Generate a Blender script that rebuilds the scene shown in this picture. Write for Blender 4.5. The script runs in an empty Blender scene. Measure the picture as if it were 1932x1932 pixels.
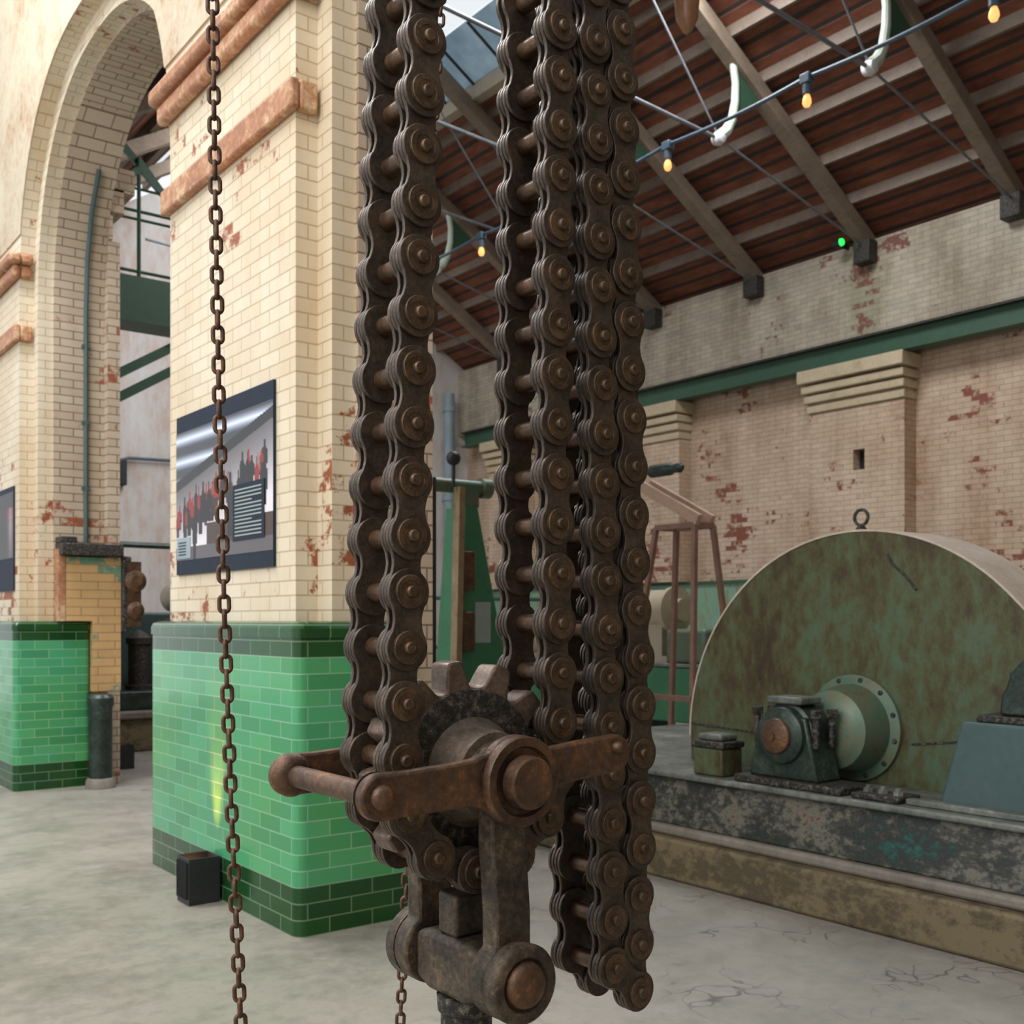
import bpy, bmesh, math, random
from mathutils import Vector, Matrix
random.seed(7)
C = bpy.context.scene.collection
PI = math.pi

# ------------------------------------------------------------------ camera, world, exposure
# world axes: +Y runs away along the arcade, +X runs across into the engine hall
AZ = math.radians(37.6)
cam = bpy.data.cameras.new('camera'); camo = bpy.data.objects.new('camera', cam); C.objects.link(camo)
cam.sensor_width = 36; cam.lens = 36*2030/1932
cam.shift_y = 206/1932
camo.location = (0, 0, 1.5); camo.rotation_euler = (PI/2, 0, -AZ)
cam.dof.use_dof = True; cam.dof.focus_distance = 2.0; cam.dof.aperture_fstop = 9
cam.clip_start = .05
bpy.context.scene.camera = camo
w = bpy.data.worlds.new('sky'); bpy.context.scene.world = w; w.use_nodes = True
wb = w.node_tree.nodes['Background']; wb.inputs[0].default_value = (.93, .96, 1, 1); wb.inputs[1].default_value = 1.25
def area(name, loc, target, size, energy, color=(1, 1, 1)):
    l = bpy.data.lights.new(name, 'AREA'); l.shape = 'RECTANGLE'; l.size, l.size_y = size; l.energy = energy; l.color = color
    o = bpy.data.objects.new(name, l); C.objects.link(o); o.location = loc
    o.rotation_euler = (Vector(target)-Vector(loc)).to_track_quat('-Z', 'Y').to_euler()
    return o
area('camera_hall_rooflight', (-3.5, 1.5, 6.5), (1.8, 4, 1.6), (4, 6), 450, (1, .95, .88))
area('end_wall_fill', (7.2, 15.5, 9.2), (6.5, 20, 3.5), (2, 5), 330, (.97, .98, 1))  # added fill lamp aimed at the end wall to brighten it
area('engine_hall_rooflight', (8.4, 8.5, 9.6), (8.6, 8.5, 0), (1.6, 21), 3000, (.97, .98, 1))
vs = bpy.context.scene.view_settings
vs.view_transform = 'Standard'; vs.look = 'None'; vs.exposure = -0.2; vs.gamma = 1; vs.use_curve_mapping = False

# ------------------------------------------------------------------ materials
def mat(name):
    m = bpy.data.materials.new(name); m.use_nodes = True
    nt = m.node_tree; b = nt.nodes['Principled BSDF']
    return m, nt, b
def N(nt, t, **k):
    n = nt.nodes.new(t)
    for a, v in k.items(): setattr(n, a, v)
    return n
def L(nt, a, b): nt.links.new(a, b)
def ramp(nt, fac, stops):
    r = N(nt, 'ShaderNodeValToRGB'); e = r.color_ramp.elements
    while len(e) < len(stops): e.new(.5)
    for i, (p, c) in enumerate(stops):
        e[i].position = p; e[i].color = (*c, 1) if len(c) == 3 else c
    L(nt, fac, r.inputs[0]); return r.outputs[0]
def noise(nt, vec, scale, detail=5, rough=.6):
    n = N(nt, 'ShaderNodeTexNoise'); n.inputs['Scale'].default_value = scale
    n.inputs['Detail'].default_value = detail; n.inputs['Roughness'].default_value = rough
    if vec is not None: L(nt, vec, n.inputs['Vector'])
    return n.outputs['Fac']
def mix(nt, fac, a, b, mode='MIX'):
    m = N(nt, 'ShaderNodeMix', data_type='RGBA', blend_type=mode)
    for i, v in ((0, fac), (6, a), (7, b)):
        if isinstance(v, (int, float)): m.inputs[i].default_value = v
        elif isinstance(v, tuple): m.inputs[i].default_value = (*v[:3], 1)
        else: L(nt, v, m.inputs[i])
    return m.outputs[2]
def math_(nt, op, a, b=None):
    m = N(nt, 'ShaderNodeMath', operation=op)
    for i, v in ((0, a), (1, b)):
        if v is None: continue
        if isinstance(v, (int, float)): m.inputs[i].default_value = v
        else: L(nt, v, m.inputs[i])
    return m.outputs[0]
def bump(nt, b, h, strength=.3, dist=.01):
    n = N(nt, 'ShaderNodeBump'); n.inputs['Strength'].default_value = strength; n.inputs['Distance'].default_value = dist
    L(nt, h, n.inputs['Height']); L(nt, n.outputs[0], b.inputs['Normal'])
def coords(nt, rnd=False):
    o = N(nt, 'ShaderNodeTexCoord').outputs['Object']
    if rnd:
        i = N(nt, 'ShaderNodeObjectInfo'); s = N(nt, 'ShaderNodeVectorMath', operation='SCALE')
        v = N(nt, 'ShaderNodeCombineXYZ')
        L(nt, i.outputs['Random'], v.inputs[0]); L(nt, i.outputs['Random'], v.inputs[1])
        L(nt, v.outputs[0], s.inputs[0]); s.inputs['Scale'].default_value = 37
        a = N(nt, 'ShaderNodeVectorMath', operation='ADD'); L(nt, o, a.inputs[0]); L(nt, s.outputs[0], a.inputs[1])
        o = a.outputs[0]
    return o
def wall_uv(nt):
    """(u,v) on a wall from its own orientation: x-facing walls use (y,z), y-facing (x,z), flat ones (x,y)"""
    pos = N(nt, 'ShaderNodeTexCoord').outputs['Object']
    g = N(nt, 'ShaderNodeNewGeometry').outputs['True Normal']
    sp = N(nt, 'ShaderNodeSeparateXYZ'); L(nt, pos, sp.inputs[0])
    sn = N(nt, 'ShaderNodeSeparateXYZ'); L(nt, g, sn.inputs[0])
    fx = math_(nt, 'GREATER_THAN', math_(nt, 'ABSOLUTE', sn.outputs[0]), .7)
    fz = math_(nt, 'GREATER_THAN', math_(nt, 'ABSOLUTE', sn.outputs[2]), .9)
    def lerp(a, b, f): return math_(nt, 'ADD', math_(nt, 'MULTIPLY', a, math_(nt, 'SUBTRACT', 1.0, f)), math_(nt, 'MULTIPLY', b, f))
    u = lerp(sp.outputs[0], sp.outputs[1], fx)
    v = lerp(sp.outputs[2], sp.outputs[1], fz)
    c = N(nt, 'ShaderNodeCombineXYZ'); L(nt, u, c.inputs[0]); L(nt, v, c.inputs[1])
    return c.outputs[0], pos, sp
def bricktex(nt, vec, c1, c2, mortar, bw, rh, ms, smooth=.1, bias=0):
    t = N(nt, 'ShaderNodeTexBrick'); t.offset = .5
    for k, v in (('Color1', c1), ('Color2', c2), ('Mortar', mortar)): t.inputs[k].default_value = (*v, 1)
    for k, v in (('Scale', 1), ('Mortar Size', ms), ('Mortar Smooth', smooth), ('Bias', bias), ('Brick Width', bw), ('Row Height', rh)):
        t.inputs[k].default_value = v
    L(nt, vec, t.inputs['Vector']); return t

def m_brick(name, c1, c2, mortar, chip=(.30, .085, .035), chip_at=.62, stain=(.3, .2, .1), stain_amt=.35, rough=.6, bw=.235, rh=.0775, low_chip=None, ms=.005, edge=None, spot=None):
    m, nt, b = mat(name); uv, pos, sp = wall_uv(nt)
    t = bricktex(nt, uv, c1, c2, mortar, bw, rh, ms)
    tb = bricktex(nt, uv, (0, 0, 0), (1, 1, 1), (.3, .3, .3), bw, rh, 0)
    sc = N(nt, 'ShaderNodeVectorMath', operation='MULTIPLY'); L(nt, pos, sc.inputs[0]); sc.inputs[1].default_value = (1, 1, .35)
    st = ramp(nt, noise(nt, sc.outputs[0], 1.3, 8, .7), [(.42, (0, 0, 0)), (.75, (1, 1, 1))])
    col = mix(nt, math_(nt, 'MULTIPLY', st, stain_amt), t.outputs['Color'], stain, 'MULTIPLY')
    # flaked paint: whole bricks and ragged patches where a coarse noise is high
    n1 = noise(nt, pos, 1.1, 3, .5); n2 = noise(nt, pos, 9, 6, .75)
    n3 = math_(nt, 'MULTIPLY', tb.outputs['Color'], .13)
    s = math_(nt, 'ADD', math_(nt, 'MULTIPLY', n1, .55), math_(nt, 'ADD', math_(nt, 'MULTIPLY', n2, .42), n3))
    if low_chip:
        z0, z1, amt = low_chip
        mr = N(nt, 'ShaderNodeMapRange'); L(nt, sp.outputs[2], mr.inputs[0])
        mr.inputs[1].default_value = z0; mr.inputs[2].default_value = z1; mr.inputs[3].default_value = amt; mr.inputs[4].default_value = 0
        s = math_(nt, 'ADD', s, mr.outputs[0])
    if edge:
        y0, y1, amt = edge; mr = N(nt, 'ShaderNodeMapRange'); L(nt, sp.outputs[1], mr.inputs[0])
        mr.inputs[1].default_value = y0; mr.inputs[2].default_value = y1; mr.inputs[3].default_value = amt; mr.inputs[4].default_value = 0
        s = math_(nt, 'ADD', s, mr.outputs[0])
    if spot:
        yc, wd, amt = spot; q = math_(nt, 'ABSOLUTE', math_(nt, 'SUBTRACT', sp.outputs[1], yc)); mr = N(nt, 'ShaderNodeMapRange'); L(nt, q, mr.inputs[0])
        mr.inputs[1].default_value = 0; mr.inputs[2].default_value = wd; mr.inputs[3].default_value = amt; mr.inputs[4].default_value = 0
        s = math_(nt, 'ADD', s, mr.outputs[0])
        q2 = math_(nt, 'ADD', mr.outputs[0], math_(nt, 'MULTIPLY', noise(nt, pos, 5, 4), .12))
        col = mix(nt, math_(nt, 'MULTIPLY', ramp(nt, q2, [(.13, (0, 0, 0)), (.18, (1, 1, 1))]), .5), col, (.22, .23, .12))
    f = ramp(nt, s, [(chip_at, (0, 0, 0)), (chip_at+.025, (1, 1, 1))])
    cc = mix(nt, noise(nt, pos, 23, 4), tuple(x*.55 for x in chip), tuple(min(1, x*1.5) for x in chip))
    col = mix(nt, f, col, cc)
    L(nt, col, b.inputs['Base Color']); b.inputs['Roughness'].default_value = rough
    h = math_(nt, 'SUBTRACT', math_(nt, 'SUBTRACT', math_(nt, 'MULTIPLY', noise(nt, pos, 40, 3), .25), t.outputs['Fac']), math_(nt, 'MULTIPLY', f, .5))
    bump(nt, b, h, .5, .006)
    return m
M = {}
M['cream_brick'] = m_brick('cream_painted_brick', (.74, .66, .51), (.68, .59, .44), (.50, .40, .27), chip_at=.655, stain=(.80, .60, .36), stain_amt=.65, low_chip=(1.4, 2.7, .055), edge=(4.75, 5.15, .035), rh=.074, ms=.0042)
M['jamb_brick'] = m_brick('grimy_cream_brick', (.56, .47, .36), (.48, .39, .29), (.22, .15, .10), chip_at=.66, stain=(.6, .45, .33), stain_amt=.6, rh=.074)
M['wall_brick'] = m_brick('engine_hall_brick', (.68, .53, .40), (.60, .46, .34), (.40, .30, .21), chip_at=.655, chip=(.24, .075, .042), stain=(.52, .36, .24), stain_amt=.8, low_chip=(1.8, 4.2, .07))
M['upper_brick'] = m_brick('weathered_upper_brick', (.54, .48, .38), (.44, .39, .31), (.33, .28, .22), chip_at=.68, chip=(.2, .08, .06), stain=(.42, .36, .28), stain_amt=.9, spot=(9.55, .75, .15))
M['tan_brick'] = m_brick('tan_glazed_brick', (.70, .45, .21), (.64, .41, .19), (.42, .27, .13), chip=(.16, .30, .20), chip_at=.585, rough=.35, bw=.3)

def m_tiles():
    m, nt, b = mat('green_glazed_tiles'); uv, pos, sp = wall_uv(nt)
    t = bricktex(nt, uv, (.095, .37, .125), (.060, .27, .085), (.26, .46, .23), .235, .078, .003, .05)
    d = bricktex(nt, uv, (.014, .075, .014), (.009, .050, .010), (.14, .22, .10), .235, .078, .0035, .05)
    z = sp.outputs[2]
    low = math_(nt, 'LESS_THAN', z, .078*3); hi = math_(nt, 'GREATER_THAN', z, .078*17)
    f = math_(nt, 'MAXIMUM', low, hi)
    tint = mix(nt, ramp(nt, noise(nt, pos, 1.2, 3), [(.35, (0, 0, 0)), (.65, (1, 1, 1))]), (1.0, 1.0, 1.0), (.8, 1.0, 1.5))
    L(nt, mix(nt, 1.0, mix(nt, f, t.outputs['Color'], d.outputs['Color']), tint, 'MULTIPLY'), b.inputs['Base Color'])
    b.inputs['Roughness'].default_value = .16; b.inputs['Specular IOR Level'].default_value = .42
    bump(nt, b, math_(nt, 'SUBTRACT', math_(nt, 'MULTIPLY', noise(nt, pos, 14, 2), .25), t.outputs['Fac']), .4, .004)
    return m
M['tiles'] = m_tiles()

def m_mottle(name, stops, scale=4, rough=.6, metal=0, bumpy=.15, stretch=(1, 1, 1), rnd=False, fine=40, detail=8, rr=None, bd=.004, grit=None, gain=1.55, spec=None):
    m, nt, b = mat(name); o = coords(nt, rnd)
    sc = N(nt, 'ShaderNodeVectorMath', operation='MULTIPLY'); L(nt, o, sc.inputs[0]); sc.inputs[1].default_value = stretch
    n = noise(nt, sc.outputs[0], scale, detail, .65)
    n = math_(nt, 'ADD', math_(nt, 'MULTIPLY', n, .54), math_(nt, 'MULTIPLY', noise(nt, sc.outputs[0], scale*(grit or 7), 6, .75), .46))
    if gain != 1: n = math_(nt, 'ADD', math_(nt, 'MULTIPLY', math_(nt, 'SUBTRACT', n, .5), gain), .5)
    L(nt, ramp(nt, n, stops), b.inputs['Base Color'])
    b.inputs['Roughness'].default_value = rough; b.inputs['Metallic'].default_value = metal
    if spec is not None: b.inputs['Specular IOR Level'].default_value = spec
    if rr:
        r = ramp(nt, noise(nt, o, scale*2.3, 4), [(.3, (rr[0],)*3), (.7, (rr[1],)*3)]); L(nt, r, b.inputs['Roughness'])
    if bumpy: bump(nt, b, noise(nt, o, fine, 5, .7), bumpy, bd)
    return m
M['plate'] = m_mottle('brown_oiled_chain_steel', [(.25, (.028, .022, .018)), (.48, (.072, .055, .042)), (.64, (.125, .088, .060)), (.82, (.23, .14, .08))], 16, .46, .5, .4, rnd=True, fine=170, rr=(.34, .62), bd=.0025)
M['plate_edge'] = m_mottle('worn_plate_edge', [(.3, (.030, .023, .018)), (.52, (.085, .064, .050)), (.75, (.20, .145, .105))], 30, .42, .6, .35, rnd=True, fine=180, rr=(.3, .55), bd=.002)
M['washer'] = m_mottle('worn_washer_steel', [(.3, (.040, .028, .019)), (.5, (.098, .064, .039)), (.72, (.20, .122, .066))], 28, .44, .55, .35, rnd=True, fine=170, rr=(.32, .58), bd=.002)
M['roller'] = m_mottle('polished_brown_roller', [(.3, (.05, .032, .022)), (.55, (.13, .075, .043)), (.8, (.24, .14, .075))], 12, .36, .6, .15, rnd=True, fine=120, rr=(.25, .5), bd=.0015)
M['rust_arm'] = m_mottle('rusty_forged_iron', [(.25, (.030, .021, .016)), (.42, (.080, .047, .031)), (.58, (.145, .076, .040)), (.76, (.36, .155, .045))], 9, .45, .45, .45, fine=100, rr=(.28, .6), bd=.003)
M['cast'] = m_mottle('grimy_cast_iron', [(.25, (.014, .012, .010)), (.42, (.045, .036, .027)), (.56, (.095, .070, .047)), (.74, (.23, .16, .10))], 11, .5, .4, .6, fine=90, rr=(.34, .72), bd=.004)
M['dusty_cast'] = m_mottle('dusty_brown_cast_boss', [(.25, (.05, .042, .034)), (.48, (.13, .10, .075)), (.66, (.22, .165, .12)), (.8, (.30, .22, .15))], 12, .6, .3, .5, fine=100, bd=.003)
M['black_iron'] = m_mottle('black_speckled_iron', [(.36, (.009, .0085, .008)), (.52, (.035, .031, .027)), (.64, (.16, .145, .125)), (.75, (.30, .27, .23))], 55, .6, .3, .5, fine=180, bd=.003)
M['tooth'] = m_mottle('worn_tooth_steel', [(.3, (.08, .055, .04)), (.55, (.18, .13, .10)), (.8, (.34, .25, .19))], 14, .42, .55, .2, fine=120, bd=.002)
M['link_rust'] = m_mottle('rusty_hand_chain', [(.3, (.05, .03, .02)), (.55, (.13, .068, .042)), (.8, (.24, .12, .065))], 60, .55, .45, .3, rnd=True, fine=300, bd=.001)
M['terracotta'] = m_mottle('chipped_terracotta_band', [(.3, (.62, .46, .28)), (.45, (.46, .22, .11)), (.62, (.30, .12, .06)), (.8, (.66, .52, .34))], 3.6, .6, 0, .4, gain=1.8)
M['plaster'] = m_mottle('cream_plaster', [(.26, (.60, .53, .39)), (.5, (.53, .45, .32)), (.64, (.46, .34, .22)), (.76, (.36, .17, .09))], 1.8, .75, 0, .3, gain=1.7)
M['stone'] = m_mottle('pale_stone_moulding', [(.3, (.62, .52, .36)), (.6, (.52, .42, .28)), (.8, (.34, .26, .17))], 3, .65, 0, .2)
M['end_plaster'] = m_mottle('pink_grey_end_wall', [(.3, (.70, .69, .70)), (.5, (.64, .58, .55)), (.62, (.58, .45, .39)), (.8, (.58, .58, .54))], .9, .75, 0, .2, (1, 1, .35))
M['floor'] = m_mottle('worn_concrete_floor', [(.22, (.15, .145, .115)), (.45, (.25, .235, .19)), (.58, (.32, .29, .24)), (.8, (.20, .205, .16))], 1.3, .5, 0, .12, fine=25, rr=(.3, .6))
def floor_cracks():
    m = M['floor']; nt = m.node_tree; b = nt.nodes['Principled BSDF']
    o = coords(nt)
    v = N(nt, 'ShaderNodeTexVoronoi', feature='DISTANCE_TO_EDGE'); v.inputs['Scale'].default_value = 2.6
    wv = N(nt, 'ShaderNodeVectorMath', operation='ADD'); nn = N(nt, 'ShaderNodeTexNoise'); nn.inputs['Scale'].default_value = 3; L(nt, o, nn.inputs['Vector'])
    L(nt, o, wv.inputs[0]); L(nt, nn.outputs['Color'], wv.inputs[1]); L(nt, wv.outputs[0], v.inputs['Vector'])
    sp = N(nt, 'ShaderNodeSeparateXYZ'); L(nt, o, sp.inputs[0])
    # cracked old slab lies on the engine-hall side only
    smr = N(nt, 'ShaderNodeMapRange'); L(nt, sp.outputs[0], smr.inputs[0]); smr.inputs[1].default_value = 2.2; smr.inputs[2].default_value = 3.4; side = smr.outputs[0]
    cr = ramp(nt, v.outputs['Distance'], [(.0, (1, 1, 1)), (.03, (0, 0, 0))])
    pat = ramp(nt, noise(nt, o, 2.2, 4), [(.48, (0, 0, 0)), (.6, (1, 1, 1))])
    old = b.inputs['Base Color'].links[0].from_socket
    f = math_(nt, 'MULTIPLY', math_(nt, 'MULTIPLY', cr, pat), math_(nt, 'MULTIPLY', side, 1.0))
    c = old
    c = mix(nt, math_(nt, 'MULTIPLY', side, .45), c, (.27, .26, .245))
    L(nt, mix(nt, f, c, (.09, .088, .08)), b.inputs['Base Color'])
floor_cracks()
M['wood_beam'] = m_mottle('grey_brown_timber', [(.3, (.16, .12, .085)), (.6, (.25, .19, .14)), (.8, (.33, .27, .20))], 3, .7, 0, .2, (1, .5, 1))
M['purlin'] = m_mottle('pale_purlin_timber', [(.3, (.15, .11, .085)), (.7, (.23, .18, .14))], 4, .7, 0, .15)
def m_boards():
    m, nt, b = mat('red_brown_roof_boards'); o = coords(nt); sp = N(nt, 'ShaderNodeSeparateXYZ'); L(nt, o, sp.inputs[0])
    fr = math_(nt, 'FRACT', math_(nt, 'MULTIPLY', sp.outputs[0], 1/.2167))
    gap = ramp(nt, fr, [(.0, (1, 1, 1)), (.22, (1, 1, 1)), (.30, (0, 0, 0)), (.97, (0, 0, 0))])
    sc = N(nt, 'ShaderNodeVectorMath', operation='MULTIPLY'); L(nt, o, sc.inputs[0]); sc.inputs[1].default_value = (6, 1.4, 1)
    c = ramp(nt, noise(nt, sc.outputs[0], 1.5, 6, .7), [(.3, (.10, .032, .018)), (.55, (.21, .068, .034)), (.8, (.32, .12, .06))])
    L(nt, mix(nt, gap, c, (.045, .030, .026)), b.inputs['Base Color']); b.inputs['Roughness'].default_value = .75
    bump(nt, b, math_(nt, 'SUBTRACT', 1.0, gap), .8, .03)
    return m
M['boards'] = m_boards()
M['green_paint'] = m_mottle('dark_green_girder_paint', [(.3, (.030, .085, .050)), (.6, (.042, .105, .062)), (.8, (.06, .11, .07))], 2, .5, 0, .1)
M['mid_green'] = m_mottle('machine_green_paint', [(.3, (.035, .16, .075)), (.6, (.05, .20, .10)), (.85, (.09, .22, .12))], 3, .45, 0, .1)
M['green_dado'] = m_mottle('pale_green_wall_paint', [(.3, (.16, .34, .22)), (.5, (.23, .42, .30)), (.64, (.24, .24, .10)), (.8, (.24, .15, .06))], 2.2, .55, 0, .15, (1, 1.5, .3))
M['guard'] = m_mottle('rust_stained_green_guard', [(.24, (.085, .145, .095)), (.40, (.082, .115, .062)), (.50, (.080, .080, .033)), (.61, (.058, .042, .019)), (.78, (.033, .019, .012))], 2.3, .5, .1, .2, (1, 1.15, .62), detail=10)
M['guard_rim'] = m_mottle('pale_guard_rim', [(.3, (.62, .54, .46)), (.7, (.44, .36, .29))], 4, .6, 0, .1)  # paler than the guard casing
M['hub_green'] = m_mottle('worn_green_hub', [(.3, (.07, .14, .095)), (.48, (.10, .165, .115)), (.6, (.15, .15, .09)), (.75, (.09, .045, .02))], 5, .42, .15, .2)
M['bed'] = m_mottle('scabby_engine_bed', [(.20, (.008, .10, .08)), (.33, (.012, .045, .038)), (.40, (.016, .017, .015)), (.52, (.045, .046, .038)), (.60, (.125, .12, .095)), (.69, (.15, .14, .11)), (.74, (.13, .04, .017)), (.85, (.07, .022, .012))], 2.9, .5, .1, .25, (1, 1, 1.5), detail=10, gain=2.0)
M['bed_top'] = m_mottle('dusty_bed_top', [(.3, (.06, .075, .065)), (.55, (.17, .18, .16)), (.75, (.33, .33, .30))], 3, .45, .2, .15)
M['concrete'] = m_mottle('ochre_stained_concrete', [(.25, (.15, .11, .05)), (.46, (.165, .13, .07)), (.58, (.075, .056, .03)), (.78, (.12, .105, .07))], 1.7, .7, 0, .3, (1, 1, 1.5))
M['conc_top'] = m_mottle('grey_concrete_lip', [(.3, (.14, .12, .10)), (.7, (.25, .22, .185))], 3, .7, 0, .2)
M['blue_grey'] = m_mottle('blue_grey_casting', [(.3, (.05, .095, .095)), (.6, (.07, .115, .115)), (.8, (.10, .12, .11))], 3, .5, .1, .15)
M['dark_green_iron'] = m_mottle('oily_dark_green_iron', [(.3, (.012, .018, .016)), (.55, (.035, .055, .045)), (.75, (.10, .12, .10))], 7, .4, .4, .2)
M['black'] = m_mottle('matt_black_casing', [(.3, (.010, .011, .013)), (.7, (.022, .024, .028))], 8, .5, 0, .05)
M['navy'] = m_mottle('navy_print_border', [(.3, (.020, .028, .045)), (.7, (.026, .035, .052))], 2, .6, 0, 0, spec=.12)
M['brown_paint'] = m_mottle('red_brown_stand_paint', [(.3, (.20, .10, .075)), (.7, (.30, .17, .13))], 6, .6, 0, .1)
M['plank'] = m_mottle('pale_worn_plank', [(.3, (.42, .27, .19)), (.7, (.55, .38, .28))], 5, .6, 0, .1)
M['rail_tan'] = m_mottle('tan_painted_rail', [(.3, (.36, .27, .15)), (.55, (.28, .20, .11)), (.75, (.12, .08, .05))], 8, .55, .1, .1)
M['pale_green_iron'] = m_mottle('pale_green_strut_paint', [(.3, (.42, .50, .42)), (.7, (.55, .60, .50))], 3, .5, 0, .1)
M['white_boss'] = m_mottle('white_tie_boss', [(.3, (.6, .6, .62)), (.7, (.8, .78, .8))], 6, .4, .1, .1)
M['steel_rod'] = m_mottle('grey_tie_rod', [(.3, (.13, .14, .16)), (.7, (.24, .25, .27))], 5, .5, .3, 0)
M['cable'] = m_mottle('blue_grey_cable', [(.3, (.05, .085, .12)), (.7, (.08, .13, .18))], 5, .5, 0, 0)
M['pipe_blue'] = m_mottle('pale_blue_downpipe', [(.3, (.22, .31, .35)), (.7, (.30, .38, .41))], 3, .5, 0, .05)
M['wood_float'] = m_mottle('varnished_wood', [(.3, (.20, .09, .04)), (.7, (.34, .18, .10))], 4, .4, 0, .1, (3, 3, .5))
M['paper'] = m_mottle('grey_notice_paper', [(.3, (.30, .38, .36)), (.7, (.38, .45, .42))], 9, .6, 0, 0)
M['cream_metal'] = m_mottle('cream_machine_paint', [(.3, (.50, .42, .30)), (.6, (.42, .36, .27)), (.8, (.28, .16, .09))], 6, .5, .1, .1)
M['moss'] = m_mottle('mossy_wet_brick', [(.3, (.10, .13, .05)), (.6, (.16, .17, .09)), (.8, (.20, .12, .09))], 5, .7, 0, .3)
def m_emit(name, col, s):
    m, nt, b = mat(name); b.inputs['Base Color'].default_value = (*col, 1)
    b.inputs['Emission Color'].default_value = (*col, 1); b.inputs['Emission Strength'].default_value = s; return m
M['bulb'] = m_emit('warm_filament_bulb', (1, .42, .13), 1.6)
M['led'] = m_emit('green_led', (.03, .9, .12), 1.6)
M['uplamp'] = m_emit('warm_uplight_lens', (1, .45, .2), 5)
def m_glass():
    m, nt, b = mat('clear_rooflight_glass'); out = nt.nodes['Material Output']
    t = N(nt, 'ShaderNodeBsdfTransparent'); t.inputs[0].default_value = (.95, .97, .97, 1)
    g = N(nt, 'ShaderNodeBsdfGlossy'); g.inputs['Roughness'].default_value = .1
    x = N(nt, 'ShaderNodeMixShader'); x.inputs[0].default_value = .06
    L(nt, t.outputs[0], x.inputs[1]); L(nt, g.outputs[0], x.inputs[2]); L(nt, x.outputs[0], out.inputs[0]); return m
M['glass'] = m_glass()
def m_dirty():
    m, nt, b = mat('dirty_blue_grey_glazing'); out = nt.nodes['Material Output']
    c = ramp(nt, noise(nt, coords(nt), 2.5, 6), [(.3, (.36, .45, .50)), (.7, (.54, .62, .66))])
    d = N(nt, 'ShaderNodeBsdfDiffuse'); t = N(nt, 'ShaderNodeBsdfTranslucent'); L(nt, c, d.inputs[0]); L(nt, c, t.inputs[0])
    x = N(nt, 'ShaderNodeMixShader'); x.inputs[0].default_value = .75
    L(nt, d.outputs[0], x.inputs[1]); L(nt, t.outputs[0], x.inputs[2]); L(nt, x.outputs[0], out.inputs[0]); return m
M['dirty_glass'] = m_dirty()
def m_print():
    m, nt, b = mat('printed_picture'); a = N(nt, 'ShaderNodeVertexColor'); a.layer_name = 'print'
    L(nt, a.outputs[0], b.inputs['Base Color']); b.inputs['Roughness'].default_value = .4; return m
M['print'] = m_print()

# ------------------------------------------------------------------ mesh helpers
def obj(name, bm, material, parent=None, smooth=35, bevel=0, seg=2, loc=None):
    bmesh.ops.recalc_face_normals(bm, faces=bm.faces)
    me = bpy.data.meshes.new(name); bm.to_mesh(me); bm.free()
    me.materials.append(M[material])
    if smooth:
        for p in me.polygons: p.use_smooth = True
        me.set_sharp_from_angle(angle=math.radians(smooth))
    o = bpy.data.objects.new(name, me); C.objects.link(o)
    if parent is not None: o.parent = parent
    if loc: o.location = loc
    if bevel:
        b = o.modifiers.new('bevel', 'BEVEL'); b.width = bevel; b.segments = seg; b.limit_method = 'ANGLE'; b.angle_limit = math.radians(40)
    return o
def split_obj(name, bm, material, parent=None, **k):
    """one object for every loose piece of the mesh"""
    bm.verts.ensure_lookup_table(); seen = set(); out = []
    for v in bm.verts:
        if v in seen: continue
        st = [v]; comp = set([v])
        while st:
            for e in st.pop().link_edges:
                for q in e.verts:
                    if q not in comp: comp.add(q); st.append(q)
        seen |= comp
        nb = bmesh.new(); mp = {q: nb.verts.new(q.co) for q in bm.verts if q in comp}
        for f in bm.faces:
            if f.verts[0] in comp: nb.faces.new([mp[q] for q in f.verts])
        out.append(obj(name, nb, material, parent, **k))
    bm.free(); return out
def tag(o, label, cat, group=None, kind=None):
    o['label'] = label; o['category'] = cat
    if group: o['group'] = group
    if kind: o['kind'] = kind
    return o
def thing(name, label, cat, loc=(0, 0, 0), group=None):
    o = bpy.data.objects.new(name, None); C.objects.link(o); o.location = loc; o.empty_display_size = .1
    return tag(o, label, cat, group)
def struct(name, bm, m, label=None, **k):
    o = obj(name, bm, m, **k); o['kind'] = 'structure'
    o['label'] = label or name.replace('_', ' '); o['category'] = 'structure'
    return o
def box(bm, lo, hi, mtx=None):
    v = [bm.verts.new((x, y, z)) for x in (lo[0], hi[0]) for y in (lo[1], hi[1]) for z in (lo[2], hi[2])]
    for f in ((0, 1, 3, 2), (4, 6, 7, 5), (0, 4, 5, 1), (2, 3, 7, 6), (0, 2, 6, 4), (1, 5, 7, 3)): bm.faces.new([v[i] for i in f])
    if mtx is not None: bmesh.ops.transform(bm, matrix=mtx, verts=v)
    return v
def B(lo, hi):
    bm = bmesh.new(); box(bm, lo, hi); return bm
def frame(d):
    d = Vector(d).normalized(); u = Vector((0, 0, 1)) if abs(d.z) < .9 else Vector((1, 0, 0))
    a = d.cross(u).normalized(); return a, d.cross(a).normalized()
def cyl(bm, p0, p1, r, r1=None, n=24, cap=True):
    p0, p1 = Vector(p0), Vector(p1); a, b = frame(p1-p0); r1 = r if r1 is None else r1
    R = []
    for p, q in ((p0, r), (p1, r1)):
        R.append([bm.verts.new(p+a*(q*math.cos(2*PI*i/n))+b*(q*math.sin(2*PI*i/n))) for i in range(n)])
    for i in range(n): bm.faces.new((R[0][i], R[0][(i+1) % n], R[1][(i+1) % n], R[1][i]))
    if cap: bm.faces.new(R[0]); bm.faces.new(R[1])
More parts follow.
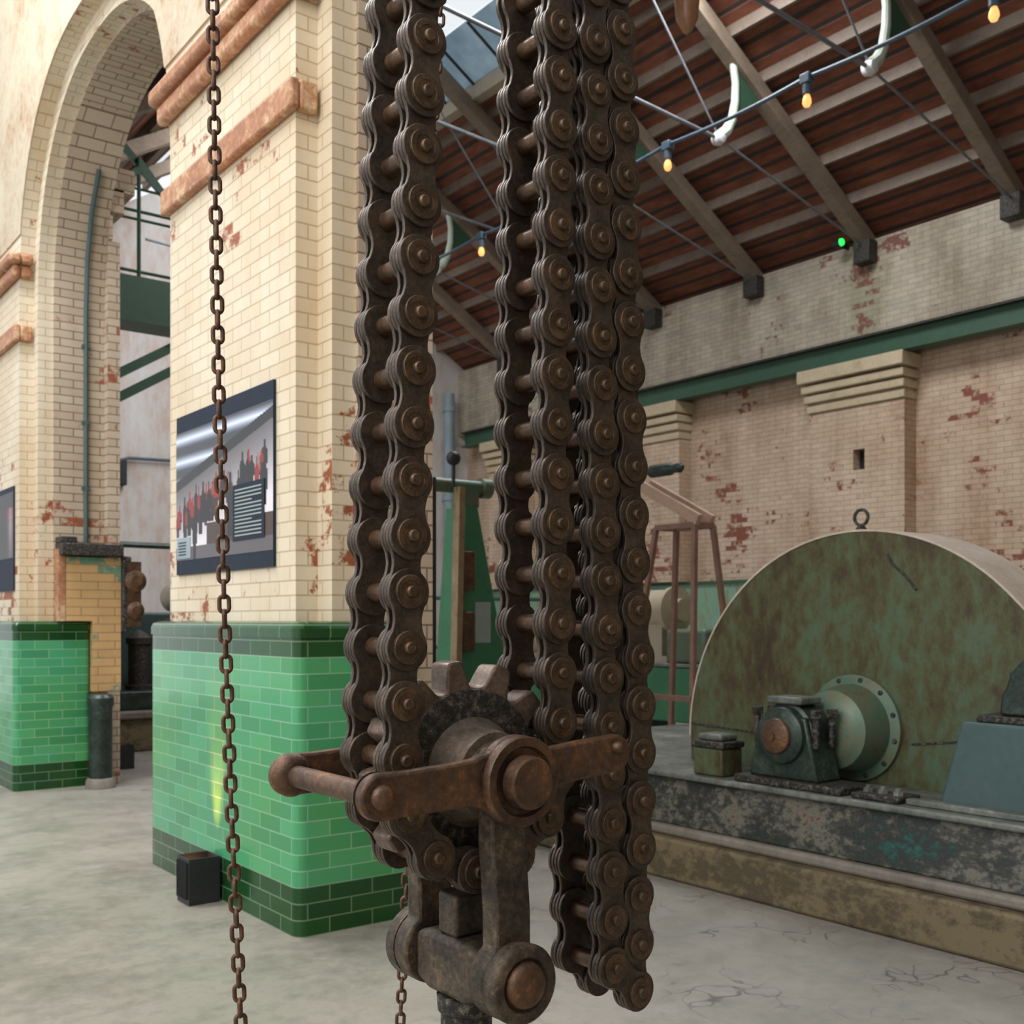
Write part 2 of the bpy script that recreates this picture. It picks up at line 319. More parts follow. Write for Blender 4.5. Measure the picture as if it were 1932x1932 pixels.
def lathe(bm, p0, d, prof, n=28):
    """prof: list of (distance along d, radius)"""
    p0 = Vector(p0); d = Vector(d).normalized(); a, b = frame(d); rings = []
    for s, r in prof:
        if r < 1e-5: rings.append([bm.verts.new(p0+d*s)])
        else: rings.append([bm.verts.new(p0+d*s+a*(r*math.cos(2*PI*i/n))+b*(r*math.sin(2*PI*i/n))) for i in range(n)])
    for A, Bq in zip(rings, rings[1:]):
        for i in range(n):
            j = (i+1) % n
            if len(A) == 1 and len(Bq) == 1: continue
            if len(A) == 1: bm.faces.new((A[0], Bq[i], Bq[j]))
            elif len(Bq) == 1: bm.faces.new((A[i], A[j], Bq[0]))
            else: bm.faces.new((A[i], A[j], Bq[j], Bq[i]))
    for A in (rings[0], rings[-1]):
        if len(A) > 1: bm.faces.new(A)
def tube(bm, pts, r, n=10, closed=False, radii=None):
    pts = [Vector(p) for p in pts]; k = len(pts); rings = []
    t0 = (pts[1]-pts[0]).normalized(); a, _ = frame(t0)
    for i, p in enumerate(pts):
        if closed: t = (pts[(i+1) % k]-pts[i-1]).normalized()
        else: t = (pts[min(i+1, k-1)]-pts[max(i-1, 0)]).normalized()
        a = (a-t*a.dot(t)).normalized(); b = t.cross(a); q = radii[i] if radii else r
        rings.append([bm.verts.new(p+a*(q*math.cos(2*PI*j/n))+b*(q*math.sin(2*PI*j/n))) for j in range(n)])
    m = k if closed else k-1
    for i in range(m):
        A, D = rings[i], rings[(i+1) % k]
        for j in range(n): bm.faces.new((A[j], A[(j+1) % n], D[(j+1) % n], D[j]))
    if not closed: bm.faces.new(rings[0]); bm.faces.new(rings[-1])
def bar(bm, p0, p1, wd, ht, up=(0, 0, 1)):
    p0, p1 = Vector(p0), Vector(p1); d = (p1-p0).normalized(); a = d.cross(Vector(up)).normalized(); u = a.cross(d)
    v = [bm.verts.new(p+a*(sx*wd/2)+u*(sz*ht/2)) for p in (p0, p1) for sx, sz in ((-1, -1), (1, -1), (1, 1), (-1, 1))]
    for f in ((0, 1, 2, 3), (4, 7, 6, 5), (0, 4, 5, 1), (1, 5, 6, 2), (2, 6, 7, 3), (3, 7, 4, 0)): bm.faces.new([v[i] for i in f])
def prism(bm, pts, axis, a, b):
    """extrude a 2-D outline: axis 'x' takes (y,z) points, 'y' takes (x,z), 'z' takes (x,y)"""
    def P(p, q):
        return (q, p[0], p[1]) if axis == 'x' else (p[0], q, p[1]) if axis == 'y' else (p[0], p[1], q)
    A = [bm.verts.new(P(p, a)) for p in pts]; D = [bm.verts.new(P(p, b)) for p in pts]; n = len(pts)
    bm.faces.new(A); bm.faces.new(D)
    for i in range(n): bm.faces.new((A[i], A[(i+1) % n], D[(i+1) % n], D[i]))
def arc(c, r, a0, a1, n):
    return [(c[0]+r*math.cos(math.radians(a0+(a1-a0)*i/n)), c[1]+r*math.sin(math.radians(a0+(a1-a0)*i/n))) for i in range(n+1)]
def copy_tree(o, parent=None):
    c = o.copy(); C.objects.link(c)
    if parent is not None: c.parent = parent
    for ch in list(o.children): copy_tree(ch, c)
    return c

# ------------------------------------------------------------------ setting: floor, arcade, engine hall
struct('floor', B((-7, -6, -.1), (14.6, 21, 0)), 'floor', 'worn grey concrete floor of the halls')

YC, ZS, R0 = 8.50, 4.3, 1.90
def sup(r, a0, a1, n):      # slightly squared round arch
    out = []
    for i in range(n+1):
        a = math.radians(a0+(a1-a0)*i/n); c, q = math.cos(a), math.sin(a)
        out.append((YC+r*math.copysign(abs(c)**(2/2.3), c), ZS+r*abs(q)**(2/2.3)))
    return out
def arcade_outline(inset):
    r = R0-inset
    return ([(4.87-inset, 0), (4.87-inset, 8.6), (14.2, 8.6), (14.2, 0), (YC+r, 0), (YC+r, ZS)]
            + sup(r, 0, 180, 48)[1:-1] + [(YC-r, ZS), (YC-r, 0)])
bm = bmesh.new(); prism(bm, arcade_outline(0), 'x', 2.40, 2.52)
struct('wall_left', bm, 'cream_brick', 'cream painted brick arcade wall with a round arch')
bm = bmesh.new(); prism(bm, arcade_outline(.15), 'x', 2.5202, 2.65)
struct('trim_1', bm, 'cream_brick', 'second stepped order of the cream arch')
bm = bmesh.new(); prism(bm, arcade_outline(.18), 'x', 2.6502, 3.09)
struct('wall_arcade', bm, 'jamb_brick', 'grimy brick inner jamb and soffit of the arch')
# plaster face above the upper band, cut to the arch
a_ = 17.5; inn = sup(R0, a_, 180-a_, 44); zb = inn[0][1]
bm = bmesh.new(); prism(bm, inn+[(4.87, zb), (4.87, 8.5), (14.2, 8.5), (14.2, zb)], 'x', 2.388, 2.3995)
struct('trim_2', bm, 'plaster', 'flat cream plaster above the arch')
# terracotta bands round the piers
def band(bm, z, h, p):
    for y0, y1 in ((4.87, 6.60), (10.40, 13.8)):
        box(bm, (2.40-p, y0-p, z), (2.3999, y1+p, z+h))
        box(bm, (2.40, y0-p, z), (2.50, y0-.0005, z+h))
        box(bm, (2.40, y1+.0005, z), (2.50, y1+p, z+h))
bm = bmesh.new(); band(bm, 4.02, .15, .05); struct('trim_4', bm, 'terracotta', 'lower terracotta band of the piers', bevel=.015)
bm = bmesh.new(); band(bm, 4.58, .12, .07); band(bm, 4.70, .10, .11); struct('trim_5', bm, 'terracotta', 'upper moulded terracotta band of the piers', bevel=.03)
# glazed tile dados with a bullnose cap
def dado(name, y0, y1, label, x0=2.294, x1=2.95):
    def rr(x0, y0, x1, y1, r):
        return arc((x0+r, y0+r), r, 180, 270, 6)+arc((x1-r, y0+r), r, 270, 360, 6)+arc((x1-r, y1-r), r, 0, 90, 6)+arc((x0+r, y1-r), r, 90, 180, 6)
    bm = bmesh.new(); o = rr(x0, y0, x1, y1, .055); prism(bm, o, 'z', .0005, 1.42)
    # rounded cap
    lay = [(1.42, .0), (1.42, -.008), (1.465, -.008), (1.49, .004), (1.5, .03)]
    for (z0, a), (z1, b2) in zip(lay, lay[1:]):
        A = [bm.verts.new((p[0], p[1], z0)) for p in rr(x0+a, y0+a, x1-a, y1-a, .055)]
        D = [bm.verts.new((p[0], p[1], z1)) for p in rr(x0+b2, y0+b2, x1-b2, y1-b2, .055)]
        for i in range(len(A)): bm.faces.new((A[i], A[(i+1) % len(A)], D[(i+1) % len(A)], D[i]))
    bm.faces.new(D)
    return struct(name, bm, 'tiles', label, smooth=50)
dado('trim_6', 4.643, 6.66, 'green glazed tile base of the nearer pier')
dado('trim_7', 10.14, 14.1, 'green glazed tile base of the farther pier')
# lower jamb of the far pier: tan glazed brick below a dark ledge, maroon strip
bm = bmesh.new(); box(bm, (2.72, 10.09, 1.502), (3.205, 10.219, 2.08)); box(bm, (2.952, 10.09, .86), (3.205, 10.219, 1.502))
struct('trim_8', bm, 'tan_brick', 'tan glazed brick panel on the far jamb')
struct('trim_9', B((2.655, 10.09, 1.5), (2.715, 10.219, 2.15)), 'terracotta', 'maroon brick strip on the far jamb')
bm = bmesh.new(); box(bm, (2.66, 9.98, 2.09), (3.2, 10.219, 2.2)); box(bm, (2.66, 10.02, 2.2), (2.8, 10.219, 2.26))
struct('trim_10', bm, 'black_iron', 'dark iron ledge across the far jamb', bevel=.01)
# jamb corbel above on the far side
bm = bmesh.new()
for i, (z, p) in enumerate(((5.0, .0), (5.25, .1), (5.45, .2))): box(bm, (3.0905, 10.05, z), (3.12+p, 10.6, z+.22))
box(bm, (3.0905, 10.1, 0), (3.2, 10.6, 5.0))
struct('trim_11', bm, 'jamb_brick', 'corbelled brick pier behind the arch')

# engine hall walls
XR = 14.0; EAVE = 7.15; SL = .6
struct('wall_front', B((-7, -6.3, 0), (14.6, -6, 10.5)), 'jamb_brick', 'brick wall of the hall behind the viewpoint')
struct('wall_right', B((XR, -5.99, 5.72), (XR+.5, 20.2, EAVE+.02)), 'upper_brick', 'weathered upper brick wall of the engine hall')
struct('wall_panel', B((XR+.25, -5.99, 2.2), (XR+.5, 20.2, 5.719)), 'wall_brick', 'recessed brick panels of the engine hall wall')
bm = bmesh.new(); bmh = bmesh.new()
PIL = [(4.41, 6.07), (8.84, 10.5), (13.27, 14.93), (17.7, 18.95)]
for y0, y1 in PIL:
    if y0 == 8.84:      # with the putlog hole
        hy0, hy1, hz0, hz1 = 9.5, 9.7, 3.77, 4.08
        box(bm, (XR-.05, y0, 2.2), (XR+.249, hy0, 4.72)); box(bm, (XR-.05, hy1, 2.2), (XR+.249, y1, 4.72))
        box(bm, (XR-.05, hy0, 2.2), (XR+.249, hy1, hz0)); box(bm, (XR-.05, hy0, hz1), (XR+.249, hy1, 4.72))
        box(bmh, (XR+.12, hy0, hz0), (XR+.2, hy1, hz1))  # black sheet at the back stands in for the hole's shade
    else: box(bm, (XR-.05, y0, 2.2), (XR+.249, y1, 4.72))
struct('trim_12', bm, 'wall_brick', 'brick pilasters of the engine hall wall')
struct('trim_13', bmh, 'black', 'black sheet for the shade in the square pilaster hole')
bm = bmesh.new()
for y0, y1 in PIL:
    for k in range(3):
        p = .05+.045*(k+1); box(bm, (XR-p, y0-.02*(k+1), 4.73+k*.15), (XR+.249, y1+.02*(k+1), 4.73+k*.15+.115))
        box(bm, (XR-.05, y0, 4.73+k*.15+.1151), (XR+.249, y1, 4.73+k*.15+.1499))
    box(bm, (XR-.25, y0-.09, 5.18), (XR+.249, y1+.09, 5.379))
struct('trim_14', bm, 'stone', 'stepped brick corbels under the crane girder', bevel=.015)
struct('baseboard_right', B((XR+.2, -5.99, 0), (XR+.5, 20.2, 2.15)), 'green_dado', 'pale green painted lower wall')
struct('trim_15', B((XR+.15, -5.99, 2.15), (XR+.249, 20.2, 2.2)), 'green_paint', 'dark rail on top of the green lower wall')
bm = bmesh.new(); prism(bm, [(2.0, 0), (XR+.5, 0), (XR+.5, EAVE), (8.45, EAVE+SL*(XR-8.45)), (3.09, EAVE), (2.0, EAVE)], 'y', 20.2, 20.5)
struct('wall_back', bm, 'end_plaster', 'pale pink grey end wall of the engine hall')
def roof_z(x): return EAVE+SL*(XR-x)
def slab(x0, x1, t=.05, y0=-5.99, y1=20.199, lift=0, f=roof_z):
    bm = bmesh.new(); prism(bm, [(x0, f(x0)+lift), (x1, f(x1)+lift), (x1, f(x1)+lift+t), (x0, f(x0)+lift+t)], 'y', y0, y1); return bm
ceil = struct('ceiling', slab(9.84, XR+.6, lift=.2), 'boards', 'red brown boarded roof slope over the engine hall')
for k in range(6):
    x = 13.43-.65*k; bm = bmesh.new(); box(bm, (x-.028, 1.5, roof_z(x)+.06), (x+.028, 20.19, roof_z(x)+.215)); obj('purlin', bm, 'purlin', ceil)
zl = lambda x: roof_z(8.45)-SL*(8.45-x)
ceil2 = struct('ceiling_left', slab(2.6, 6.6, lift=.2, f=zl), 'boards', 'dark boarded far roof slope over the arcade side')
for k in range(6):
    x = 3.6+.65*k; bm = bmesh.new(); box(bm, (x-.045, 1.5, zl(x)+.06), (x+.045, 20.19, zl(x)+.22)); obj('purlin', bm, 'purlin', ceil2)
# rooflight: dirty lower panes, clear upper panes, cream curb and bars
w1 = struct('window_1', slab(9.12, 9.80, .012, lift=.24), 'dirty_glass', 'dirty blue grey rooflight panes')
for i in range(24):
    y = 2+i*.78; bm = bmesh.new(); bar(bm, (9.12, y, roof_z(9.12)+.225), (9.80, y, roof_z(9.80)+.225), .035, .03); obj('glazing_bar', bm, 'black_iron', w1)
w2 = struct('window_2', slab(6.6, 9.10, .01, lift=.24, f=lambda x: min(roof_z(x), zl(x))), 'glass', 'clear rooflight panes along the ridge') if False else None
bm = bmesh.new(); prism(bm, [(8.46, roof_z(8.46)+.24), (9.10, roof_z(9.1)+.24), (9.10, roof_z(9.1)+.25), (8.46, roof_z(8.46)+.25)], 'y', -5.99, 20.199)
prism(bm, [(6.6, zl(6.6)+.24), (8.44, zl(8.44)+.24), (8.44, zl(8.44)+.25), (6.6, zl(6.6)+.25)], 'y', -5.99, 20.199)
struct('window_2', bm, 'glass', 'clear rooflight panes along the ridge')
bm = bmesh.new(); box(bm, (9.80, 1.5, roof_z(9.82)+.02), (9.98, 20.19, roof_z(9.82)+.26))
struct('trim_17', bm, 'cream_metal', 'cream painted curb along the rooflight')

# ------------------------------------------------------------------ roof trusses
def truss(y, label):
    t = thing('roof_truss', label, 'roof truss', (XR, y, EAVE), 'timber and iron roof trusses')
    O = Vector((XR, y, EAVE))
    def P(x, z, dy=0): return Vector((x, y+dy, z))-O
    bm = bmesh.new(); bar(bm, P(XR-.02, roof_z(XR-.02)-.06), P(8.45, roof_z(8.45)-.06), .2, .2); obj('rafter', bm, 'wood_beam', t, bevel=.01)
    bm = bmesh.new(); bar(bm, P(3.1, zl(3.1)-.06), P(8.43, zl(8.43)-.06), .2, .2); obj('rafter', bm, 'wood_beam', t, bevel=.01)
    pts = [P(10.95, 8.86), P(11.0, 8.6), P(10.99, 8.35), P(10.93, 8.1), P(10.82, 7.92), P(10.70, 7.82)]
    bm = bmesh.new(); tube(bm, pts, .05, 10, radii=[.05, .05, .055, .06, .075, .085]); obj('curved_strut', bm, 'pale_green_iron', t)
    bm = bmesh.new(); prism(bm, [(10.98-XR, 8.87-EAVE), (11.05-XR, 8.2-EAVE), (11.5-XR, 8.52-EAVE)], 'y', -.02, .02); obj('lattice_web', bm, 'green_paint', t)
    bm = bmesh.new(); lathe(bm, P(10.67, 7.78)-Vector((0, .11, 0)), (0, 1, 0), [(.02, .02), (.04, .07), (.11, .095), (.18, .07), (.2, .02)], 16); obj('tie_boss', bm, 'white_boss', t)
    bm = bmesh.new(); tube(bm, [P(10.64, 7.78), P(6.23, 8.0)], .025, 8); obj('tie_rod', bm, 'steel_rod', t)
    bm = bmesh.new(); tube(bm, [P(10.70, 7.78), P(13.9, roof_z(13.9)-.16)], .016, 8); obj('tie_rod', bm, 'steel_rod', t)
    bm = bmesh.new(); tube(bm, [P(10.66, 7.82), P(8.45, roof_z(8.45)-.16)], .014, 8); obj('hanger_rod', bm, 'steel_rod', t)
    bm = bmesh.new(); box(bm, (-.22, -.14, -.35), (-.002, .14, -.02)); obj('foot_shoe', bm, 'black_iron', t, bevel=.02)
names = ['roof truss whose foot meets the wall at the right edge of the photo', 'roof truss with its foot above the mossy damp patch',
         'roof truss with its foot above the middle of the green girder', 'roof truss just right of the big chain loop at wall height',
         'roof truss with its pale curved strut showing between the two big chain runs', 'farthest roof truss next to the end wall']
for y, nm in zip((7.2, 9.45, 11.55, 13.86, 16.1, 18.3), names): truss(y, nm)
bm = bmesh.new(); lathe(bm, (13.70, 9.86, 7.16), (0, -1, 0), [(0, .05), (.05, .06), (.12, .06)], 14)
e = thing('exit_lamp', 'small lit green lamp at the top of the right wall', 'lamp', (13.7, 9.8, 7.1))
o = obj('lamp_body', bm, 'black', e); o.location = (-13.7, -9.8, -7.1)
bm = bmesh.new(); lathe(bm, (0, -.065, .06), (0, -1, 0), [(0, .058), (.03, .05), (.045, .02), (.05, 0)], 14); obj('green_lens', bm, 'led', e)
bm = bmesh.new(); box(bm, (.03, 0, .03), (.299, .04, .09)); obj('bracket', bm, 'black', e)

# crane girder on the right wall
g = thing('crane_girder', 'long dark green crane runway girder along the right wall', 'girder', (XR, 10, 5.38))
for nm, lo, hi, mt in (('girder_web', (-.12, -8.4, .03), (-.05, 9.75, .30), 'green_paint'), ('bottom_flange', (-.22, -8.4, .0005), (-.001, 9.75, .03), 'green_paint'),
                       ('top_flange', (-.24, -8.4, .30), (-.001, 9.75, .335), 'black_iron')):  # top flange coloured black to stand in for its shadow line
    obj(nm, B(lo, hi), mt, g)

# festoon lights
fc = thing('festoon_string', 'blue grey festoon cable with lit bulbs strung along the engine hall', 'string lights', (9, 8, 6.9))
by = [4.84, 6.80, 8.74, 10.6, 12.4, 14.3, 16.2]; pts = []
for i in range(len(by)-1):
    for k in range(8):
        s = k/8; pts.append((0, by[i]+(by[i+1]-by[i])*s-8, .10-.16*(s*(1-s))))
pts = [(0, -6, .35)]+pts+[(0, 8.2, .1), (0, 12.19, .3)]
bm = bmesh.new(); tube(bm, pts, .022, 8); obj('cable', bm, 'cable', fc)
for y in by:
    bm = bmesh.new(); box(bm, (-.05, y-8.06, .03), (.05, y-7.94, .13)); cyl(bm, (0, y-8, .03), (0, y-8, -.08), .045, n=14)
    s = obj('socket', bm, 'cable', fc, bevel=.01)
    bm = bmesh.new(); lathe(bm, (0, y-8, -.08), (0, 0, -1), [(0, .026), (.04, .042), (.08, .046), (.115, .03), (.128, 0)], 14); obj('bulb', bm, 'bulb', s)

# ------------------------------------------------------------------ end-hall gallery and fittings seen through the arch
g = thing('gallery_walkway', 'green girder walkway with railings high behind the arch', 'walkway', (4.6, 13, 5.1))
obj('girder', B((-1.45, 0, .0), (2.2, .25, .55)), 'green_paint', g)
obj('bottom_flange', B((-1.45, -.12, -.03), (2.2, .37, .0)), 'green_paint', g)
for z, r in ((.62, .02), (1.25, .018), (1.35, .02), (1.62, .018)):
    bm = bmesh.new(); tube(bm, [(-1.45, .05, z), (2.2, .05, z)], r, 8); obj('rail', bm, 'green_paint', g)
for x in (-1.0, -.24, .6, 1.4):
    bm = bmesh.new(); tube(bm, [(x, .05, .55), (x, .05, 2.0 if x == -.24 else 1.35)], .025, 8); obj('railing_post', bm, 'green_paint', g)
for p, q in (((-.24, .05, 1.85), (-.85, .05, 1.35)), ((-.24, .05, 1.9), (.35, .05, 1.35)), ((-.24, .1, 2.0), (.2, .1, 1.5)), ((-.24, .1, 1.95), (-.9, .1, 2.6))):
    bm = bmesh.new(); bar(bm, p, q, .05, .08); obj('brace', bm, 'green_paint', g)
for p in ((-.03, 0), (.20, .24)):
    bm = bmesh.new(); bar(bm, (-1.4, .1, -1.1+p[0]*3.0), (.6, .1, -.03+p[0]*0), .06, .1) if False else bar(bm, (-1.45, .1, -1.25-p[1]*1.2), (-1.45+1.9, .1, -.05-p[1]*1.2), .06, .11); obj('brace', bm, 'green_paint', g)
# dark timber roof gear behind the top of the arch
b = thing('switch_box', 'dark switch box with conduit on the end wall seen through the arch', 'electrical box', (6.35, 20.0, 4.0))
obj('box', B((-.22, 0, 0), (.12, .199, .46)), 'black', b, bevel=.02)
bm = bmesh.new(); tube(bm, [(.0, .1, .46), (.18, .1, .52), (3.0, .1, .6)], .03, 8); obj('conduit', bm, 'cable', b)
c = thing('wall_conduit', 'thin vertical dark conduit on the far arch jamb', 'conduit', (2.92, 10.19, 2.2))
bm = bmesh.new(); tube(bm, [(0, 0, .01), (0, 0, 1.2), (0, -.005, 2.1), (0, -.05, 2.6), (0, -.19, 3.0), (0, -.40, 3.3)], .022, 8); obj('pipe', bm, 'blue_grey', c)
for z in (.5, 1.1, 1.8): obj('clip', B((-.035, -.02, z), (.035, .0185, z+.03)), 'blue_grey', c)
c = thing('wall_bracket_gear', 'dark cast bracket beside the iron ledge on the far jamb', 'bracket', (3.15, 10.1, 1.75))
bm = bmesh.new(); box(bm, (.055, -.06, -.35), (.14, .05, .35)); obj('post', bm, 'black_iron', c, bevel=.015)
bm = bmesh.new(); lathe(bm, (.16, -.08, .12), (0, -1, 0), [(0, .09), (.03, .10), (.05, .05), (.07, .05)], 18); lathe(bm, (.16, -.08, -.15), (0, -1, 0), [(0, .07), (.03, .08), (.05, .04), (.07, .04)], 18); box(bm, (.1, -.08, -.3), (.22, .0, .3)); obj('handwheel', bm, 'rust_arm', c)
c = thing('iron_bollard', 'dark round iron post on the floor beside the farther tiled pier', 'post', (2.98, 9.95, 0))
bm = bmesh.new(); lathe(bm, (0, 0, .09), (0, 0, 1), [(0, .10), (.62, .10), (.66, .115), (.72, .115), (.75, .09)], 24); obj('shaft', bm, 'blue_grey' if False else 'dark_green_iron', c)
bm = bmesh.new(); lathe(bm, (0, 0, .001), (0, 0, 1), [(0, .13), (.07, .125), (.09, .11)], 24); obj('base', bm, 'conc_top', c)

# low plinth and dark pump gear through the arch
c = thing('pump_plinth', 'low concrete plinth on the floor behind the arch', 'plinth', (4.8, 13.6, 0))
obj('block', B((-1.5, -1.2, .001), (1.6, 1.4, .38)), 'concrete', c, bevel=.02); obj('lip', B((-1.54, -1.24, .38), (1.64, 1.44, .46)), 'conc_top', c, bevel=.015)
c = thing('pump_set', 'dark pump set with upright cylinders on the low plinth behind the arch', 'pump', (4.7, 13.5, .461))
obj('bedplate', B((-1.2, -.9, 0), (1.3, .9, .22)), 'dark_green_iron', c, bevel=.02)
for x, y, h, r in ((-.75, -.55, .75, .16), (-.35, -.5, .62, .13), (.1, -.55, .8, .17), (.6, -.5, .7, .15)):
    bm = bmesh.new(); lathe(bm, (x, y, .22), (0, 0, 1), [(0, r*1.25), (.05, r*1.25), (.06, r), (h-.08, r), (h-.07, r*1.2), (h, r*1.2), (h+.06, r*.6), (h+.1, 0)], 20)
    obj('cylinder', bm, 'black_iron', c)
obj('casing', B((-1.0, .0, .22), (.9, .7, 1.15)), 'blue_grey', c, bevel=.03)
obj('tank', B((-1.0, -.1, 1.15), (-.35, .6, 1.55)), 'mid_green', c, bevel=.03)
bm = bmesh.new(); lathe(bm, (.45, .1, 1.35), (0, 1, 0), [(0, .2), (.4, .2), (.42, .1), (.6, .1)], 20); obj('motor', bm, 'cream_metal', c)
bm = bmesh.new(); tube(bm, [(-1.3, .85, 2.05), (1.5, .85, 2.05)], .04, 8); tube(bm, [(-1.3, .85, 0), (-1.3, .85, 2.05)], .04, 8); tube(bm, [(1.4, .85, 0), (1.4, .85, 2.05)], .04, 8); obj('rail_frame', bm, 'dark_green_iron', c)
c = thing('downpipe', 'pale blue downpipe in the far corner of the engine hall', 'pipe', (13.62, 20.0, 0))
bm = bmesh.new(); tube(bm, [(0, 0, .001), (0, 0, 3), (0, 0, 6.6)], .12, 14); obj('pipe', bm, 'pipe_blue', c)
for z in (2.2, 4.2, 6.2):
    bm = bmesh.new(); cyl(bm, (0, 0, z), (0, 0, z+.1), .15, n=16); box(bm, (-.05, .1, z), (.05, .199, z+.1)); obj('collar', bm, 'pipe_blue', c)

# ------------------------------------------------------------------ posters
def poster(name, label, y0, y1, z0, z1, draw, nx, nz, bt, bb, extra=None):
    t = thing(name, label, 'poster', (2.384, (y0+y1)/2, z0)); h = z1-z0; wd = y1-y0
    obj('backing_board', B((0, -wd/2, 0), (.0155, wd/2, h)), 'navy', t)
    bm = bmesh.new(); lay = bm.loops.layers.color.new('print'); V = {}
    for i in range(nx+1):
        for j in range(nz+1): V[i, j] = bm.verts.new((-.002, wd/2-wd*i/nx, bb+(h-bb-bt)*j/nz))   # u grows to the reader's right
    for i in range(nx):
        for j in range(nz):
            f = bm.faces.new((V[i, j], V[i+1, j], V[i+1, j+1], V[i, j+1])); c = draw((i+.5)/nx, (j+.5)/nz)
            for l in f.loops: l[lay] = (*c, 1)
    obj('picture', bm, 'print', t, smooth=0)
    return t, wd, h
rf = random.Random(3)
figs = []
for i in range(46):
    u = rf.random(); figs.append((u, .30+.32*u+rf.uniform(-.07, .05), rf.uniform(.012, .026), rf.uniform(.16, .30), rf.choice([(.02, .02, .025)]*4+[(.55, .09, .05), (.62, .2, .1), (.5, .45, .45)])))
bigs = [(.22, .20, .022, .40, (.015, .012, .012)), (.60, .36, .026, .46, (.02, .018, .015)), (.76, .40, .03, .42, (.02, .02, .025)), (.92, .48, .03, .34, (.03, .025, .03)), (.90, .62, .014, .14, (.5, .14, .06))]
def crowd(u, v):
    hz = .42+.34*u                                   # far edge of the crowd rises to the right
    if v > hz+.12:
        s = (v-hz)*3.4+u*1.2; k = abs((s*1.7) % 1-.5)*2
        b = .25+1.0*max(0, k-.3) if v > hz+.2 else .12
        c = (b*.92, b*.97, b*1.08)
    else:
        d = hz-v; b = min(.88, .5+d*1.0); c = (b, b*.97, b*1.0)
        if v < .26 and u > .35: c = (.24, .16, .10)
        if v < .1: c = (.34, .32, .34)
    for fu, fv, fw, fh, fc in figs+bigs:
        dy = v-fv
        if -fh*.5 < dy < fh*.5:
            ww = fw*(1 if dy < fh*.28 else .45)*(1.15 if abs(dy) < fh*.2 else .8)
            if abs(u-fu) < ww:
                c = fc if dy > -fh*.12 else tuple(x*.35+.01 for x in fc)
    return c
t, wd, h = poster('information_poster', 'large crowd photo poster with navy border on the nearer brick pier', 5.09, 6.45, 1.78, 2.735, crowd, 170, 120, .10, .085)
bm = bmesh.new(); box(bm, (-.006, -wd/2+.10, .155), (-.0025, -wd/2+.50, .46)); panel = obj('text_panel', bm, 'navy', t)
bm = bmesh.new()
for k in range(13):
    ln = .34 if k % 5 != 4 else .22
    box(bm, (-.0075, -wd/2+.47-ln, .18+k*.0205), (-.0062, -wd/2+.47, .187+k*.0205))
obj('text_lines', bm, 'paper', panel)
bm = bmesh.new(); box(bm, (-.005, wd/2-.24, .095), (-.0025, wd/2-.02, .22)); obj('caption_panel', bm, 'pipe_blue', t)
bm = bmesh.new()
for k in range(5): box(bm, (-.0065, wd/2-.17, .115+k*.018), (-.0052, wd/2-.05, .122+k*.018))
obj('caption_lines', bm, 'navy', t)
def p2(u, v):
    if v > .75: return (.05, .045, .05)
    b = .05+.6*max(0, 1-abs(u-.93)*9)*(1-abs(v-.5)); return (b+.12*(v > .6), b*.85, b*.9)
poster('information_poster', 'dark edge of a poster on the farther pier, at the left photo edge', 10.55, 12.0, 1.78, 2.735, p2, 40, 30, .05, .30)

# ------------------------------------------------------------------ uplights
def uplight(loc, label):
    t = thing('floor_uplight', label, 'uplight', loc, 'floor uplights')
    bm = bmesh.new(); s = .085; hh = .245
    for lo, hi in (((-s, -s, .001), (s, s, .02)), ((-s, -s, .02), (-s+.008, s, hh)), ((s-.008, -s, .02), (s, s, hh)), ((-s+.008, -s, .02), (s-.008, -s+.008, hh)), ((-s+.008, s-.008, .02), (s-.008, s, hh))): box(bm, lo, hi)
    obj('housing', bm, 'black', t)
    bm = bmesh.new()
    for k in range(7): box(bm, (-s-.012, -s+.02+k*.021, .03), (-s-.0005, -s+.026+k*.021, hh-.02))
    obj('heat_fins', bm, 'black', t)
    bm = bmesh.new(); cyl(bm, (0, 0, .17), (0, 0, .185), .06, n=20); obj('lens', bm, 'uplamp', t)
    l = bpy.data.lights.new('uplight_beam', 'SPOT'); l.energy = 170; l.color = (1, .22, .02); l.spot_size = math.radians(26); l.spot_blend = .8; l.shadow_soft_size = .04
    lo = bpy.data.objects.new('uplight_beam', l); C.objects.link(lo); lo.parent = t; lo.location = (0, 0, .2); lo.rotation_euler = (PI, math.radians(13), 0)
uplight((2.19, 5.60, 0), 'black box uplight on the floor against the nearer tiled pier')
uplight((3.55, 11.1, 0), 'small black uplight with orange glow beside the dark iron post')

# ------------------------------------------------------------------ engine, bed and plinth on the right
c = thing('engine_plinth', 'long ochre concrete plinth on the floor under the green engine', 'plinth', (5.6, 3.5, 0))
obj('block', B((-1.08, -3.4, .001), (1.32, 3.1, .24)), 'concrete', c, bevel=.02); obj('lip', B((-1.02, -3.4, .24), (1.35, 3.1, .30)), 'conc_top', c, bevel=.02)
c = thing('engine_bed', 'scabby iron engine bed with green patches on the ochre plinth', 'engine bed', (5.6, 3.5, .301))
bm = bmesh.new(); prism(bm, [(-.98, 0), (1.3, 0), (1.3, .27), (-.92, .27)], 'y', -3.3, 3.0); obj('bed_side', bm, 'bed', c, bevel=.01)
obj('bed_top', B((-.97, -3.32, .27), (1.32, 3.02, .305)), 'bed_top', c, bevel=.012)
Z0 = .607
GY, GZ, GR, GX0, GX1 = 3.60, .76, 1.24, 5.2, 5.62
e = thing('gear_guard', 'tall rusty green rounded gear guard standing on the engine bed', 'machine guard', (5.4, GY, Z0))
